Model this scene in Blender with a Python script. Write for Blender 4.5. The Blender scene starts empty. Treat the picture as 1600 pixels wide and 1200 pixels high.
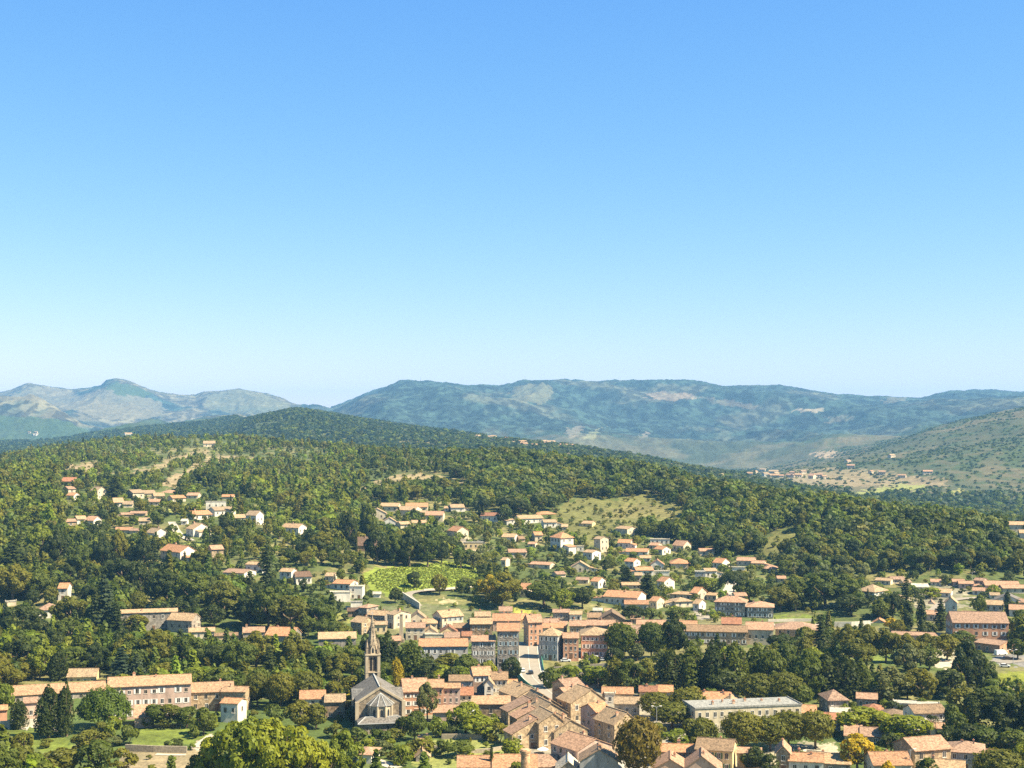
import bpy, math, random
import numpy as np
C = bpy.context.scene
COL = C.collection
R = math.radians
F = 2200.0            # focal length in photograph pixels
HY = 660.0            # row of the eye-level horizon
HAZE_D = 6e-5
# ------------------------------------------------------------------ camera
cam = bpy.data.cameras.new('camera')
camo = bpy.data.objects.new('camera', cam)
COL.objects.link(camo)
camo.location = (0, 0, 0)
camo.rotation_euler = (R(90), 0, 0)
cam.sensor_width = 36
cam.lens = 36 * F / 1600
cam.shift_y = (HY - 600) / 1600
cam.clip_start = 1
cam.clip_end = 60000
C.camera = camo
# ------------------------------------------------------------------ sun and sky
SUN = np.array([0.63, -0.20, 0.74]); SUN /= np.linalg.norm(SUN)
SUN_EL = math.asin(SUN[2])
SUN_AZ = math.atan2(SUN[0], SUN[1])        # clockwise from +Y
w = bpy.data.worlds.new('World')
C.world = w
w.use_nodes = True
nt = w.node_tree
bg = nt.nodes['Background']
sky = nt.nodes.new('ShaderNodeTexSky')
sky.sky_type = 'NISHITA'
sky.sun_disc = False
sky.sun_elevation = SUN_EL
sky.sun_rotation = SUN_AZ
sky.altitude = 300
sky.air_density = 1.0
sky.dust_density = 0.15
sky.ozone_density = 3.0
sep = nt.nodes.new('ShaderNodeSeparateColor'); comb = nt.nodes.new('ShaderNodeCombineColor')
nt.links.new(sky.outputs[0], sep.inputs[0])
for k_, (p_, a_) in enumerate(((1.31, .258), (.86, .54), (.20, 1.96))):     # colour grading of the sky: a gentler, bluer falloff
    q1 = nt.nodes.new('ShaderNodeMath'); q1.operation = 'POWER'; q1.inputs[1].default_value = p_
    q2 = nt.nodes.new('ShaderNodeMath'); q2.operation = 'MULTIPLY'; q2.inputs[1].default_value = a_
    if k_ == 2:      # deeper blue overhead
        q3 = nt.nodes.new('ShaderNodeMath'); q3.operation = 'MINIMUM'; q3.inputs[1].default_value = 4.4
        q4 = nt.nodes.new('ShaderNodeMath'); q4.operation = 'DIVIDE'; q4.inputs[1].default_value = 4.4
        q5 = nt.nodes.new('ShaderNodeMath'); q5.operation = 'MULTIPLY'
        nt.links.new(sep.outputs[2], q3.inputs[0]); nt.links.new(q3.outputs[0], q4.inputs[0])
        nt.links.new(sep.outputs[2], q1.inputs[0]); nt.links.new(q1.outputs[0], q2.inputs[0])
        nt.links.new(q2.outputs[0], q5.inputs[0]); nt.links.new(q4.outputs[0], q5.inputs[1]); nt.links.new(q5.outputs[0], comb.inputs[2])
        continue
    nt.links.new(sep.outputs[k_], q1.inputs[0]); nt.links.new(q1.outputs[0], q2.inputs[0]); nt.links.new(q2.outputs[0], comb.inputs[k_])
nt.links.new(comb.outputs[0], bg.inputs['Color'])
bg.inputs['Strength'].default_value = 0.12
sl = bpy.data.lights.new('sun', 'SUN')
so = bpy.data.objects.new('sun', sl)
COL.objects.link(so)
sl.energy = 5.0
sl.angle = R(0.5)
sl.color = (1.0, 0.88, 0.64)
from mathutils import Vector
so.rotation_euler = Vector(SUN.tolist()).to_track_quat('Z', 'Y').to_euler()
C.view_settings.view_transform = 'Standard'
C.view_settings.look = 'None'
C.view_settings.exposure = 1.6
C.view_settings.gamma = 1.0
C.cycles.max_bounces = 5
C.cycles.diffuse_bounces = 2
C.cycles.glossy_bounces = 2
C.cycles.transmission_bounces = 2
C.cycles.transparent_max_bounces = 4
C.cycles.volume_bounces = 0
C.cycles.use_denoising = False
C.cycles.use_adaptive_sampling = False

# ------------------------------------------------------------------ noise helpers
def _hash(ix, iy, s):
    n = (ix.astype(np.int64) * 374761393 + iy.astype(np.int64) * 668265263 + s * 982451653) & 0x7fffffff
    n = ((n ^ (n >> 13)) * 1274126177) & 0x7fffffff
    n = n ^ (n >> 16)
    return (n & 0xffff) / 65535.0
def vnoise(x, y, s=0):
    ix = np.floor(x); iy = np.floor(y)
    fx = x - ix; fy = y - iy
    fx = fx * fx * (3 - 2 * fx); fy = fy * fy * (3 - 2 * fy)
    a = _hash(ix, iy, s); b = _hash(ix + 1, iy, s); c = _hash(ix, iy + 1, s); d = _hash(ix + 1, iy + 1, s)
    return (a + (b - a) * fx) * (1 - fy) + (c + (d - c) * fx) * fy
def fbm(x, y, s=0, o=4):
    v = 0; a = .5; t = 0
    for i in range(o):
        v = v + a * vnoise(x, y, s + i * 17); t += a; a *= .5
        x = x * 2.03 + 11.3; y = y * 2.03 + 5.7
    return v / t
def ridged(x, y, s=0, o=4):
    v = 0; a = .5; t = 0
    for i in range(o):
        v = v + a * (1 - np.abs(2 * vnoise(x, y, s + i * 17) - 1)); t += a; a *= .5
        x = x * 2.03 + 11.3; y = y * 2.03 + 5.7
    return v / t
def sstep(a, b, x):
    t = np.clip((x - a) / (b - a), 0, 1)
    return t * t * (3 - 2 * t)

# ------------------------------------------------------------------ terrain: a real height field, columns fan out from the viewpoint
U = np.linspace(-0.50, 0.50, 1120)
PX = 800 + U * F
def cv(s):
    p = [tuple(map(float, q.split(':'))) for q in s.split()]
    return np.interp(PX, [a for a, b in p], [b for a, b in p])
def smooth1(a, n):
    k = np.hanning(n + 2)[1:-1]; k /= k.sum()
    return np.convolve(np.pad(a, n // 2, mode='edge'), k, mode='valid')[:len(a)]
FLOOR = -100.0
YR = cv('0:1900 100:1950 200:2000 300:2000 400:1900 500:1750 600:1600 700:1450 800:1350 900:1280 1000:1230 1100:1140 1200:1050 1300:1000 1400:950 1500:920 1600:900')
YR = smooth1(YR, 61)
TOPR = cv('-60:732 0:718 60:706 100:701 200:689 300:684 400:689 500:699 600:708 700:714 800:719 900:729 1000:740 1100:765 1200:786 1300:798 1400:814 1500:824 1600:838 1700:850')
# slope between the valley floor (Y=640) and the ridge: per control column, py against Y
slope = {
 0: [(1004,640),(960,700),(900,780),(850,860),(800,960),(760,1100),(730,1500)],
 200: [(1004,640),(950,705),(900,780),(850,860),(800,980),(765,1120),(722,1500)],
 400: [(1004,640),(950,705),(905,765),(865,820),(830,900),(800,1000),(770,1130),(728,1500)],
 600: [(1004,640),(960,690),(925,745),(885,820),(860,870),(800,1010),(762,1150),(735,1350)],
 800: [(1004,640),(960,700),(920,770),(880,860),(840,945),(800,1035),(765,1140),(742,1240)],
 1000: [(1004,640),(960,710),(920,790),(880,870),(840,960),(800,1060),(770,1140)],
 1200: [(1004,640),(960,720),(920,800),(890,870),(860,920),(830,970),(805,1010)],
 1400: [(1004,640),(960,715),(930,775),(900,830),(870,870),(835,915)],
 1600: [(1004,640),(960,715),(930,780),(905,830),(880,855),(855,880)],
}
NS = 300
S = np.linspace(0, 1, NS) ** 1.25
ck = sorted(slope)
tab = []
for c in ck:
    i = int(np.argmin(np.abs(PX - c)))
    yy = [b for a, b in slope[c]] + [YR[i]]; pp = [a for a, b in slope[c]] + [TOPR[i]]
    zz = [-(p - HY) / F * y for p, y in zip(pp, yy)]
    Yc = 640 + (YR[i] - 640) * S
    tab.append(smooth1(np.interp(Yc, yy, zz), 15))
tab = np.array(tab)                       # control x NS heights
Zs = np.array([np.interp(PX, ck, tab[:, j]) for j in range(NS)])
Ys = 640 + (YR[None, :] - 640) * S[:, None]
# fix the ridge height exactly
zr = -(TOPR - HY) / F * YR
Zs = Zs + (zr - Zs[-1])[None, :] * (S[:, None] ** 2)
# the floor and the hill the viewer stands on
Yn = np.concatenate([np.array([15, 40, 80, 130, 180, 230, 280, 320, 350]), np.linspace(365, 640, 210)[:-1]])
Zn = np.interp(Yn, [15, 60, 120, 200, 280, 330, 390, 700], [-7, -24, -46, -72, -91, -98, FLOOR, FLOOR])
rowsY = [np.repeat(Yn[:, None], len(U), 1)]; rowsZ = [np.repeat(Zn[:, None], len(U), 1)]
rowsY.append(Ys); rowsZ.append(Zs)
# far layers: valleys and crests behind the wooded ridge
def layer(Y, py):
    Y = np.zeros(len(U)) + Y
    return Y, -(py - HY) / F * Y
B1p = cv('0:690 100:684 200:672 300:664 380:657 420:649 460:641 500:645 560:656 640:668 720:678 800:689 900:700 1000:716 1100:738 1200:752 1300:764 1400:774 1500:783 1600:792 1700:800')
V1 = layer(YR * 1.28, np.maximum(TOPR, B1p) + 14)
V1 = (V1[0], np.where(PX > 1150, -(np.maximum(TOPR - 10, B1p + 2) - HY) / F * V1[0], V1[1]))
V1 = (V1[0], smooth1(V1[1], 41))
B1 = layer(cv('0:5200 350:5000 400:3700 600:3500 800:2900 900:2700 1100:2300 1700:2100'), B1p)
V2 = layer(cv('0:6000 350:5800 420:4600 600:4400 800:3800 1000:3600 1100:3100 1700:3000'), cv('0:700 100:696 200:684 300:676 400:668 460:655 560:668 640:680 720:692 800:702 900:712 1000:726 1100:741 1200:743 1300:734 1400:718 1500:702 1600:690 1700:680'))
CC = layer(cv('0:7000 200:6600 400:6000 600:5000 1000:4700 1150:4300 1700:4300'), cv('-60:628 0:624 50:621 90:632 130:652 200:664 300:664 400:668 500:672 600:690 700:694 800:702 900:714 1000:727 1100:741 1200:738 1300:714 1400:688 1450:672 1500:660 1550:647 1600:638 1700:622'))
V3 = layer(cv('0:7800 450:7000 600:5900 1700:5300'), cv('0:668 200:668 440:672 520:664 600:668 700:672 800:682 900:690 1000:700 1100:706 1200:694 1300:684 1400:678 1500:668 1600:650 1700:640'))
M1 = layer(cv('0:8600 450:8200 560:6900 1700:6600'), cv('0:652 100:648 200:643 300:645 400:650 460:658 520:652 600:632 700:628 800:636 900:641 1000:645 1100:650 1200:652 1300:650 1400:648 1500:640 1600:630'))
DC = layer(cv('0:10500 460:10000 520:8600 1700:8200'), cv('-160:616 -60:611 0:613 28:606 45:600 62:604 85:607 110:609 140:606 158:604 166:598 178:597 196:600 214:605 230:609 250:614 280:616 305:616 318:611 340:610 372:607 395:611 415:616 440:625 458:635 480:641 515:641 535:634 560:625 600:611 625:602 640:597 670:598 690:600 720:602 750:602 780:604 800:602 815:597 840:594 870:595 960:597 1000:599 1100:601 1130:603 1180:601 1215:601 1250:607 1290:613 1310:616 1380:618 1440:620 1465:614 1490:610 1530:611 1560:613 1620:615 1700:612'))
EE = layer(14500, np.zeros(len(U)) + 700)
knots = [(YR, zr), V1, B1, V2, CC, V3, M1, DC, EE]
nsub = [30, 90, 60, 110, 70, 130, 150, 14]
KY = np.array([k[0] for k in knots]); KZ = np.array([k[1] for k in knots])
dY = np.diff(KY, axis=0); dl = np.diff(KZ, axis=0) / dY
m = np.zeros_like(KZ)
m[0] = dl[0]; m[-1] = dl[-1]
same = dl[:-1] * dl[1:] > 0
hm = 2 * dl[:-1] * dl[1:] / np.where(same, dl[:-1] + dl[1:], 1)
m[1:-1] = np.where(same, hm, 0.0)
FARW = []
for i, n in enumerate(nsub):
    t = (np.arange(1, n + 1) / n)[:, None]
    h = dY[i][None, :]
    z = (2*t**3-3*t**2+1) * KZ[i] + (t**3-2*t**2+t) * h * m[i] + (-2*t**3+3*t**2) * KZ[i+1] + (t**3-t**2) * h * m[i+1]
    rowsY.append(KY[i] + t * h); rowsZ.append(z)
YG = np.concatenate(rowsY); ZG = np.concatenate(rowsZ)
XG = YG * U[None, :]
# relief
nrow_near = len(Yn) + NS
rel = np.zeros_like(ZG)
g = sstep(660, 800, YG) * (1 - sstep(2500, 3500, YG))
rel += g * (fbm(XG / 90, YG / 90, 3, 3) - .5) * 9 * (1 - sstep(0.86, 0.98, (YG - 640) / (YR - 640)) * .8)
crest = np.exp(-((YG - KY[7]) / 420) ** 2)
mt = sstep(4200, 5600, YG) * (1 - .88 * crest)
rel += mt * ((ridged(XG / 900 + 3 + .5 * fbm(XG / 800, YG / 900, 14, 2), YG / 2400 + .25 * XG / 900, 5, 6) - .62) * 205)
fine = sstep(2200, 3200, YG)
rel += fine * (fbm(XG / 34, YG / 34, 9, 3) - .5) * (5 + 11 * sstep(4500, 6500, YG))
rel += sstep(1900, 2600, YG) * (1 - sstep(4200, 5200, YG)) * (fbm(XG / 260, YG / 330, 21, 3) - .5) * 34 * sstep(1100, 1300, PX)[None, :]
rel += crest * (fbm(XG / 60, YG / 200, 31, 2) - .5) * 6
ZG = ZG + rel
# the river bed between the two halves of the town
def river_y(x):
    px = 800 + x / 560 * F
    return np.interp(px, [-200, 0, 500, 640, 800, 1000, 1300, 1600, 1900], [640, 620, 600, 586, 566, 560, 552, 536, 520])
rd = np.abs(YG - river_y(XG))
ZG = ZG - 8.0 * (1 - sstep(8, 24, rd)) * (YG < 700)
ZG = ZG + (YG < 900) * (fbm(XG / 25, YG / 25, 41, 2) - .5) * 0.8
SPY = HY - ZG / YG * F           # screen row of every vertex

def ground_z(x, y):
    """terrain height under world points (arrays)"""
    x = np.atleast_1d(np.asarray(x, float)); y = np.atleast_1d(np.asarray(y, float))
    u = np.clip(x / y, U[0], U[-1] - 1e-6)
    c = (u - U[0]) / (U[1] - U[0])
    ci = np.minimum(c.astype(int), len(U) - 2); cf = c - ci
    out = np.zeros(len(x))
    order = np.argsort(ci, kind='stable')
    for k0 in np.unique(ci):
        idx = order[np.searchsorted(ci[order], k0):np.searchsorted(ci[order], k0, side='right')]
        z0 = np.interp(y[idx], YG[:, k0], ZG[:, k0]); z1 = np.interp(y[idx], YG[:, k0 + 1], ZG[:, k0 + 1])
        out[idx] = z0 + (z1 - z0) * cf[idx]
    return out
def ray_y(px, py, ymin=300):
    """distance at which the line of sight through a photograph pixel meets the terrain"""
    k = int(np.clip(np.argmin(np.abs(PX - px)), 0, len(U) - 1))
    ok = np.nonzero((SPY[:, k] <= py) & (YG[:, k] >= ymin))[0]
    if len(ok) == 0: return YG[-40, k]
    i = ok[0]
    if i == 0 or YG[i - 1, k] < ymin: return YG[i, k]
    a, b = SPY[i - 1, k], SPY[i, k]
    t = (a - py) / max(a - b, 1e-6)
    return YG[i - 1, k] + (YG[i, k] - YG[i - 1, k]) * np.clip(t, 0, 1)
def world(px, py, Y): return np.array([(px - 800) / F * Y, Y, -(py - HY) / F * Y])

# ------------------------------------------------------------------ object helpers
def tag(o, label=None, cat=None, group=None, kind=None):
    if label: o['label'] = label
    if cat: o['category'] = cat
    if group: o['group'] = group
    if kind: o['kind'] = kind
    return o
def link(o, parent=None):
    COL.objects.link(o)
    if parent is not None: o.parent = parent
    return o
def empty(name, loc=(0, 0, 0), rz=0.0):
    o = bpy.data.objects.new(name, None)
    o.empty_display_size = .5
    o.location = loc; o.rotation_euler = (0, 0, rz)
    return link(o)
def mesh_np(name, V, Fc, mats=(), attr=None, smooth=False, mi=None):
    """V n x 3, Fc m x k (all faces the same size)"""
    V = np.asarray(V, np.float32); Fc = np.asarray(Fc, np.int32)
    me = bpy.data.meshes.new(name)
    me.vertices.add(len(V)); me.vertices.foreach_set('co', V.ravel())
    k = Fc.shape[1]
    me.loops.add(Fc.size); me.loops.foreach_set('vertex_index', Fc.ravel())
    me.polygons.add(len(Fc)); me.polygons.foreach_set('loop_start', np.arange(len(Fc), dtype=np.int32) * k)
    if smooth: me.polygons.foreach_set('use_smooth', np.ones(len(Fc), bool))
    if mi is not None: me.polygons.foreach_set('material_index', np.asarray(mi, np.int32))
    for mt_ in mats: me.materials.append(mt_)
    if attr:
        for nm, arr in attr.items():
            a = me.color_attributes.new(nm, 'FLOAT_COLOR', 'POINT')
            arr = np.asarray(arr, np.float32)
            if arr.shape[1] == 3: arr = np.concatenate([arr, np.ones((len(arr), 1), np.float32)], 1)
            a.data.foreach_set('color', arr.ravel())
    me.update(calc_edges=True)
    return me
class MB:
    """collects boxes, slabs and tubes into one mesh"""
    def __init__(s): s.v = []; s.f = []; s.m = []
    def add(s, vs, fs, mi=0):
        b = len(s.v)
        s.v += [tuple(v) for v in vs]; s.f += [tuple(b + i for i in f) for f in fs]; s.m += [mi] * len(fs)
        return s
    def box(s, x0, x1, y0, y1, z0, z1, mi=0):
        return s.add([(x0,y0,z0),(x1,y0,z0),(x1,y1,z0),(x0,y1,z0),(x0,y0,z1),(x1,y0,z1),(x1,y1,z1),(x0,y1,z1)],
                     [(0,3,2,1),(4,5,6,7),(0,1,5,4),(1,2,6,5),(2,3,7,6),(3,0,4,7)], mi)
    def prism(s, poly, ext, mi=0):
        """closed polygon (3D points) extruded by a vector"""
        n = len(poly); e = np.array(ext)
        a = [np.array(p, float) for p in poly]
        vs = a + [p + e for p in a]
        fs = [tuple(range(n))[::-1], tuple(range(n, 2 * n))] + [(i, (i + 1) % n, n + (i + 1) % n, n + i) for i in range(n)]
        return s.add(vs, fs, mi)
    def tube(s, p0, p1, r0, r1, n=8, mi=0, cap=True):
        p0 = np.array(p0, float); p1 = np.array(p1, float)
        d = p1 - p0; d /= max(np.linalg.norm(d), 1e-9)
        a = np.cross(d, (0, 0, 1.0)) if abs(d[2]) < .9 else np.cross(d, (1.0, 0, 0))
        a /= np.linalg.norm(a); b = np.cross(d, a)
        ang = np.arange(n) * 2 * math.pi / n + math.pi / n
        vs = [p0 + r0 * (math.cos(t) * a + math.sin(t) * b) for t in ang] + [p1 + r1 * (math.cos(t) * a + math.sin(t) * b) for t in ang]
        fs = [(i, (i + 1) % n, n + (i + 1) % n, n + i) for i in range(n)]
        if cap: fs += [tuple(range(n))[::-1], tuple(range(n, 2 * n))]
        return s.add(vs, fs, mi)
    def mesh(s, name, mats):
        me = bpy.data.meshes.new(name)
        me.from_pydata(s.v, [], s.f)
        for mt_ in mats: me.materials.append(mt_)
        if len(mats) > 1: me.polygons.foreach_set('material_index', np.array(s.m, np.int32))
        me.update()
        return me
    def build(s, name, mats, parent=None):
        if not isinstance(mats, (list, tuple)): mats = [mats]
        return link(bpy.data.objects.new(name, s.mesh(name, mats)), parent)
def obj(name, me, parent=None): return link(bpy.data.objects.new(name, me), parent)

# ------------------------------------------------------------------ materials
def mat(name, rough=.9):
    m_ = bpy.data.materials.new(name); m_.use_nodes = True
    n = m_.node_tree.nodes; b = n['Principled BSDF']
    b.inputs['Roughness'].default_value = rough
    b.inputs['Specular IOR Level'].default_value = 0.2
    return m_, m_.node_tree, n, b
def node(t, typ, **kw):
    n = t.nodes.new(typ)
    for k, v in kw.items():
        if k.startswith('i_'): n.inputs[k[2:].replace('_', ' ')].default_value = v
        else: setattr(n, k, v)
    return n
def mixc(t, fac, a, b, typ='MIX'):
    n = t.nodes.new('ShaderNodeMix'); n.data_type = 'RGBA'; n.blend_type = typ
    for sock, v in ((n.inputs[0], fac), (n.inputs[6], a), (n.inputs[7], b)):
        if hasattr(v, 'node'): t.links.new(v, sock)
        else: sock.default_value = v if not isinstance(v, tuple) else (*v[:3], 1)
    return n.outputs[2]
def ramp(t, src, stops):
    n = t.nodes.new('ShaderNodeValToRGB')
    e = n.color_ramp.elements
    while len(e) < len(stops): e.new(.5)
    for k, (p, c) in enumerate(stops): e[k].position = p; e[k].color = (*c[:3], 1) if isinstance(c, tuple) else (c, c, c, 1)
    t.links.new(src, n.inputs[0])
    return n.outputs[0]
def noise(t, vec, scale, detail=3, rough=.6):
    n = t.nodes.new('ShaderNodeTexNoise')
    n.inputs['Scale'].default_value = scale; n.inputs['Detail'].default_value = detail; n.inputs['Roughness'].default_value = rough
    if vec is not None: t.links.new(vec, n.inputs['Vector'])
    return n.outputs[0]
def bump(t, b, h, strength, dist):
    n = t.nodes.new('ShaderNodeBump'); n.inputs['Strength'].default_value = strength; n.inputs['Distance'].default_value = dist
    t.links.new(h, n.inputs['Height']); t.links.new(n.outputs[0], b.inputs['Normal'])
# ================================================================== ground
def inpoly(px, py, poly):
    poly = np.array(poly, float); n = len(poly)
    ins = np.zeros(px.shape, bool)
    bb = (px >= poly[:, 0].min()) & (px <= poly[:, 0].max()) & (py >= poly[:, 1].min()) & (py <= poly[:, 1].max())
    if not bb.any(): return ins
    qx = px[bb]; qy = py[bb]; r = np.zeros(qx.shape, bool)
    j = n - 1
    for i in range(n):
        xi, yi = poly[i]; xj, yj = poly[j]
        cond = ((yi > qy) != (yj > qy)) & (qx < (xj - xi) * (qy - yi) / ((yj - yi) if yj != yi else 1e-9) + xi)
        r ^= cond; j = i
    ins[bb] = r
    return ins
def P(s): return [tuple(map(float, q.split(','))) for q in s.split()]
GX = np.repeat(PX[None, :], YG.shape[0], 0)
n1 = fbm(XG / 60, YG / 60, 51, 4); n2 = fbm(XG / 9, YG / 9, 52, 3); n3 = fbm(XG / 400, YG / 500, 53, 4)
cover = np.zeros(ZG.shape + (3,))
def lerp(a, b, f): return np.asarray(a)[None, None] * (1 - f[..., None]) + np.asarray(b)[None, None] * f[..., None]
floorc = lerp((.075, .105, .024), (.17, .155, .06), sstep(.42, .62, .6 * n1 + .4 * n2))
hillc = lerp((.075, .095, .025), (.19, .165, .065), sstep(.45, .7, .5 * n1 + .5 * n2))
cover = floorc + (hillc - floorc) * sstep(620, 720, YG)[..., None]
# far land: woods against dry open ground, decided by broad noise
far = sstep(1.02, 1.1, YG / YR[None, :])
wood = (.042, .068, .020); open_ = (.27, .215, .105)
scr = sstep(.40, .52, .55 * n3 + .45 * fbm(XG / 120, YG / 160, 57, 4))
scr = np.maximum(scr, .9 * (GX < 720) * sstep(2400, 2900, YG))
mid = lerp(open_, wood, scr)
pl = sstep(1120, 1250, GX) * (1 - sstep(4600, 5600, YG))          # dry fields of the far valley
plain = lerp((.112, .096, .046), (.070, .074, .03), sstep(.4, .6, fbm(XG / 150, YG / 220, 61, 3)))
shr = sstep(.46, .56, fbm(XG / 28, YG / 40, 62, 4) * .65 + n3 * .35 - .03)
plain = plain * (1 - .75 * shr[..., None]) + np.array(wood) * (.75 * shr[..., None])
slopef = sstep(3000, 3600, YG) * sstep(1200, 1350, GX) * (1 - sstep(4700, 5600, YG))
mid = mid * (1 - pl[..., None]) + plain * pl[..., None]
mtn = sstep(4600, 6000, YG) * (1 - sstep(1350, 1500, GX) * (1 - sstep(5000, 6000, YG)))
# left mountains are half bare, the plateau is mostly wooded
bare = .75 * np.where(GX < 470, sstep(.44, .56, n3 * .6 + fbm(XG / 260, YG / 420, 71, 4) * .4), sstep(.545, .66, n3 * .6 + fbm(XG / 220, YG / 380, 72, 4) * .4) * .4)
mc = lerp((.034, .058, .042), (.19, .16, .09), bare)  # woodland tone carries extra blue, distance haze put into the colour
mspk = sstep(.45, .6, fbm(XG / 30, YG / 60, 73, 3))
mc = mc * (0.40 + .60 * mspk[..., None]) * (.75 + .5 * sstep(.35, .65, fbm(XG / 90, YG / 160, 74, 3)))[..., None]
mid = mid * (1 - mtn[..., None]) + mc * mtn[..., None]
cover = cover * (1 - far[..., None]) + mid * far[..., None]
WRP = (fbm(U[None, :] * 260 + 0 * YG, np.log(YG) * 130, 81, 3) - .5) * 2; WRQ = (fbm(U[None, :] * 260 + 40 + 0 * YG, np.log(YG) * 130, 82, 3) - .5) * 2
GXW = GX + WRP * 14; SPW = SPY + WRQ * np.interp(YG, [400, 1500, 3000, 8000], [7, 7, 5, 4])
def paint(poly, c, f=1.0, noise_=0.25, ymin=0, ymax=1e9):
    k = inpoly(GXW, SPW, P(poly) if isinstance(poly, str) else poly) & (YG >= ymin) & (YG < ymax)
    cc = np.array(c)[None, :] * (1 + noise_ * (n2[k] - .5) * 2)[:, None]
    cover[k] = cover[k] * (1 - f) + cc * f
DRY = (.18, .155, .055); DRYP = (.27, .205, .11); LAWN = (.125, .155, .026); MEAD = (.125, .122, .036); PAVE = (.27, .235, .185); SOIL = (.30, .22, .14)
SAND = (.42, .35, .26)
# near ridge: dry terraces and clearings
paint('855,830 870,795 905,778 960,782 1010,772 1060,790 1080,812 1062,835 1010,830 960,845 900,850 870,845', MEAD)
paint('940,800 1000,785 1055,795 1060,812 1000,808 950,815', DRY, .7)
paint('620,742 660,738 720,752 760,768 760,776 700,770 650,765 600,772 560,785 540,778 580,755', DRYP, .85)
paint('742,782 790,780 800,795 760,800', MEAD)
paint('105,728 150,722 165,732 130,742 105,742', DRYP)
paint('250,752 300,730 330,712 400,716 400,720 330,724 300,745 270,765', DRYP)
paint('200,740 260,720 300,706 330,702 330,708 280,722 230,742', DRYP, .8)
paint('0,718 40,704 60,700 60,708 20,720 0,726', DRYP, .8)
paint('1180,845 1250,820 1260,842 1220,872 1190,870', MEAD)
paint('1230,735 1300,730 1420,742 1480,748 1480,762 1400,758 1300,762 1230,760', (.30, .22, .12), .5, ymin=1500)
paint('1330,772 1400,758 1440,757 1445,764 1390,770 1340,780', (.22, .23, .06), .9, ymin=1500)
paint('1440,778 1500,764 1530,768 1480,778 1440,782', (.27, .25, .07), .9, ymin=1500)
paint('1160,748 1290,740 1290,756 1170,756', (.24, .21, .15), .25, ymin=2200)
paint('1270,708 1310,704 1316,712 1280,718', (.34, .25, .15), .9, ymin=2200)
# plateau: bare pinkish meadows and pale scars
paint('1005,616 1040,611 1075,615 1090,622 1040,626 1010,622', (.30, .22, .14), .5, .3, 5000)
paint('1090,621 1150,626 1190,634 1180,640 1120,632', (.26, .2, .12), .3, .3, 5000)
paint('880,676 905,664 912,668 896,684', (.30, .25, .18), .4, .4, 4000)
paint('882,708 930,672 944,666 938,674 900,704 890,716', (.24, .24, .12), .5, .3, 4000)
paint('995,690 1004,672 1010,674 1004,690', (.30, .25, .18), .4, .3, 4000)
paint('1290,652 1330,648 1330,656 1290,662', (.25, .21, .13), .3, .4, 4000)
paint('1380,622 1420,619 1420,625 1380,630', (.25, .21, .13), .3, .4, 4000)
paint('1240,640 1290,636 1290,642 1240,644', (.32, .26, .17), .7, .3, 4000)
paint('800,606 850,597 870,612 850,630 800,628', (.16, .15, .08), .5, .3, 5000)
paint('820,686 980,684 1180,690 1280,698 1260,716 1185,735 1190,742 1100,748 860,738', (.055, .060, .030), .6, .5, 2600, 6600)
paint('-60,600 50,612 92,626 132,650 200,660 200,700 -60,704', wood, .85, .4, 3400, 6600)
# left mountain bare slopes
paint('0,625 40,606 90,608 130,618 165,606 240,622 260,640 230,655 160,656 110,640 60,628', (.16, .14, .085), .7, .35, 5000)
paint('320,618 372,607 430,622 455,634 430,650 360,645 320,635', (.14, .14, .075), .7, .35, 5000)
paint('160,606 178,596 200,600 240,614 230,620 190,616', wood, .9, .2, 5000)
# floor: lawns, beds, yards
paint('205,1142 260,1134 300,1142 330,1150 315,1162 260,1166 205,1166', LAWN)
paint('0,1138 60,1142 60,1165 0,1180', LAWN); paint('55,1150 115,1152 110,1172 60,1178', LAWN)
paint('190,1172 330,1168 320,1215 190,1215', SOIL, .7, .6)
paint('295,1172 330,1148 345,1150 330,1160 312,1172', (.42, .34, .26))
paint('0,1128 58,1124 96,1136 96,1140 0,1136', (.55, .47, .38))
paint('640,1160 780,1152 800,1200 660,1215', (.20, .21, .06))
paint('655,1150 668,1148 670,1168 656,1168', (.42, .24, .16))
paint('1330,1023 1395,1023 1395,1036 1330,1036', LAWN)
paint('1452,1030 1500,1030 1500,1044 1455,1044', SAND)
paint('1455,1015 1500,1015 1500,1028 1455,1028', SAND, .7)
paint('1505,1078 1530,1072 1620,1076 1620,1084 1520,1092', SAND, 1, .5)
paint('1510,1062 1540,1050 1640,1052 1640,1070 1520,1072', (.165, .18, .026))
paint('1548,1024 1640,1024 1640,1042 1570,1040', (.20, .19, .18))
paint('1200,962 1278,962 1278,970 1200,972', LAWN)
paint('1570,978 1620,978 1620,995 1570,995', LAWN)
paint('780,1075 850,1070 960,1075 1060,1100 1080,1160 1180,1180 1250,1215 820,1215 800,1140', PAVE, .9)
paint('640,1100 800,1080 800,1120 640,1130', PAVE, .6)
paint('860,1016 960,1016 960,1030 860,1032', PAVE, .9)
paint('1195,1165 1300,1160 1330,1190 1200,1200', (.40, .34, .24), .8)
paint('560,950 690,945 830,965 1210,975 1210,1008 830,1012 650,1000 560,985', (.17, .16, .09), .5)
paint('1425,918 1500,910 1520,925 1480,940 1540,950 1425,950', PAVE, .6)
paint('1130,932 1140,905 1150,905 1146,932', (.6, .56, .5))
paint('1085,955 1120,950 1125,966 1085,968', PAVE)
paint('690,845 725,838 760,858 745,866 700,862', (.42, .35, .24), .9)
paint('100,800 60,785 62,788 110,806', MEAD)
paint('48,786 92,790 92,806 62,806', (.22, .22, .06))
paint('290,845 330,850 325,870 300,866', (.20, .22, .05))
paint('250,795 290,792 290,800 255,804', (.26, .26, .07))
paint('690,934 714,936 712,944 684,942', (.36, .30, .16), .9)
paint('500,960 545,958 545,972 505,975', (.22, .22, .06))
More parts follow.
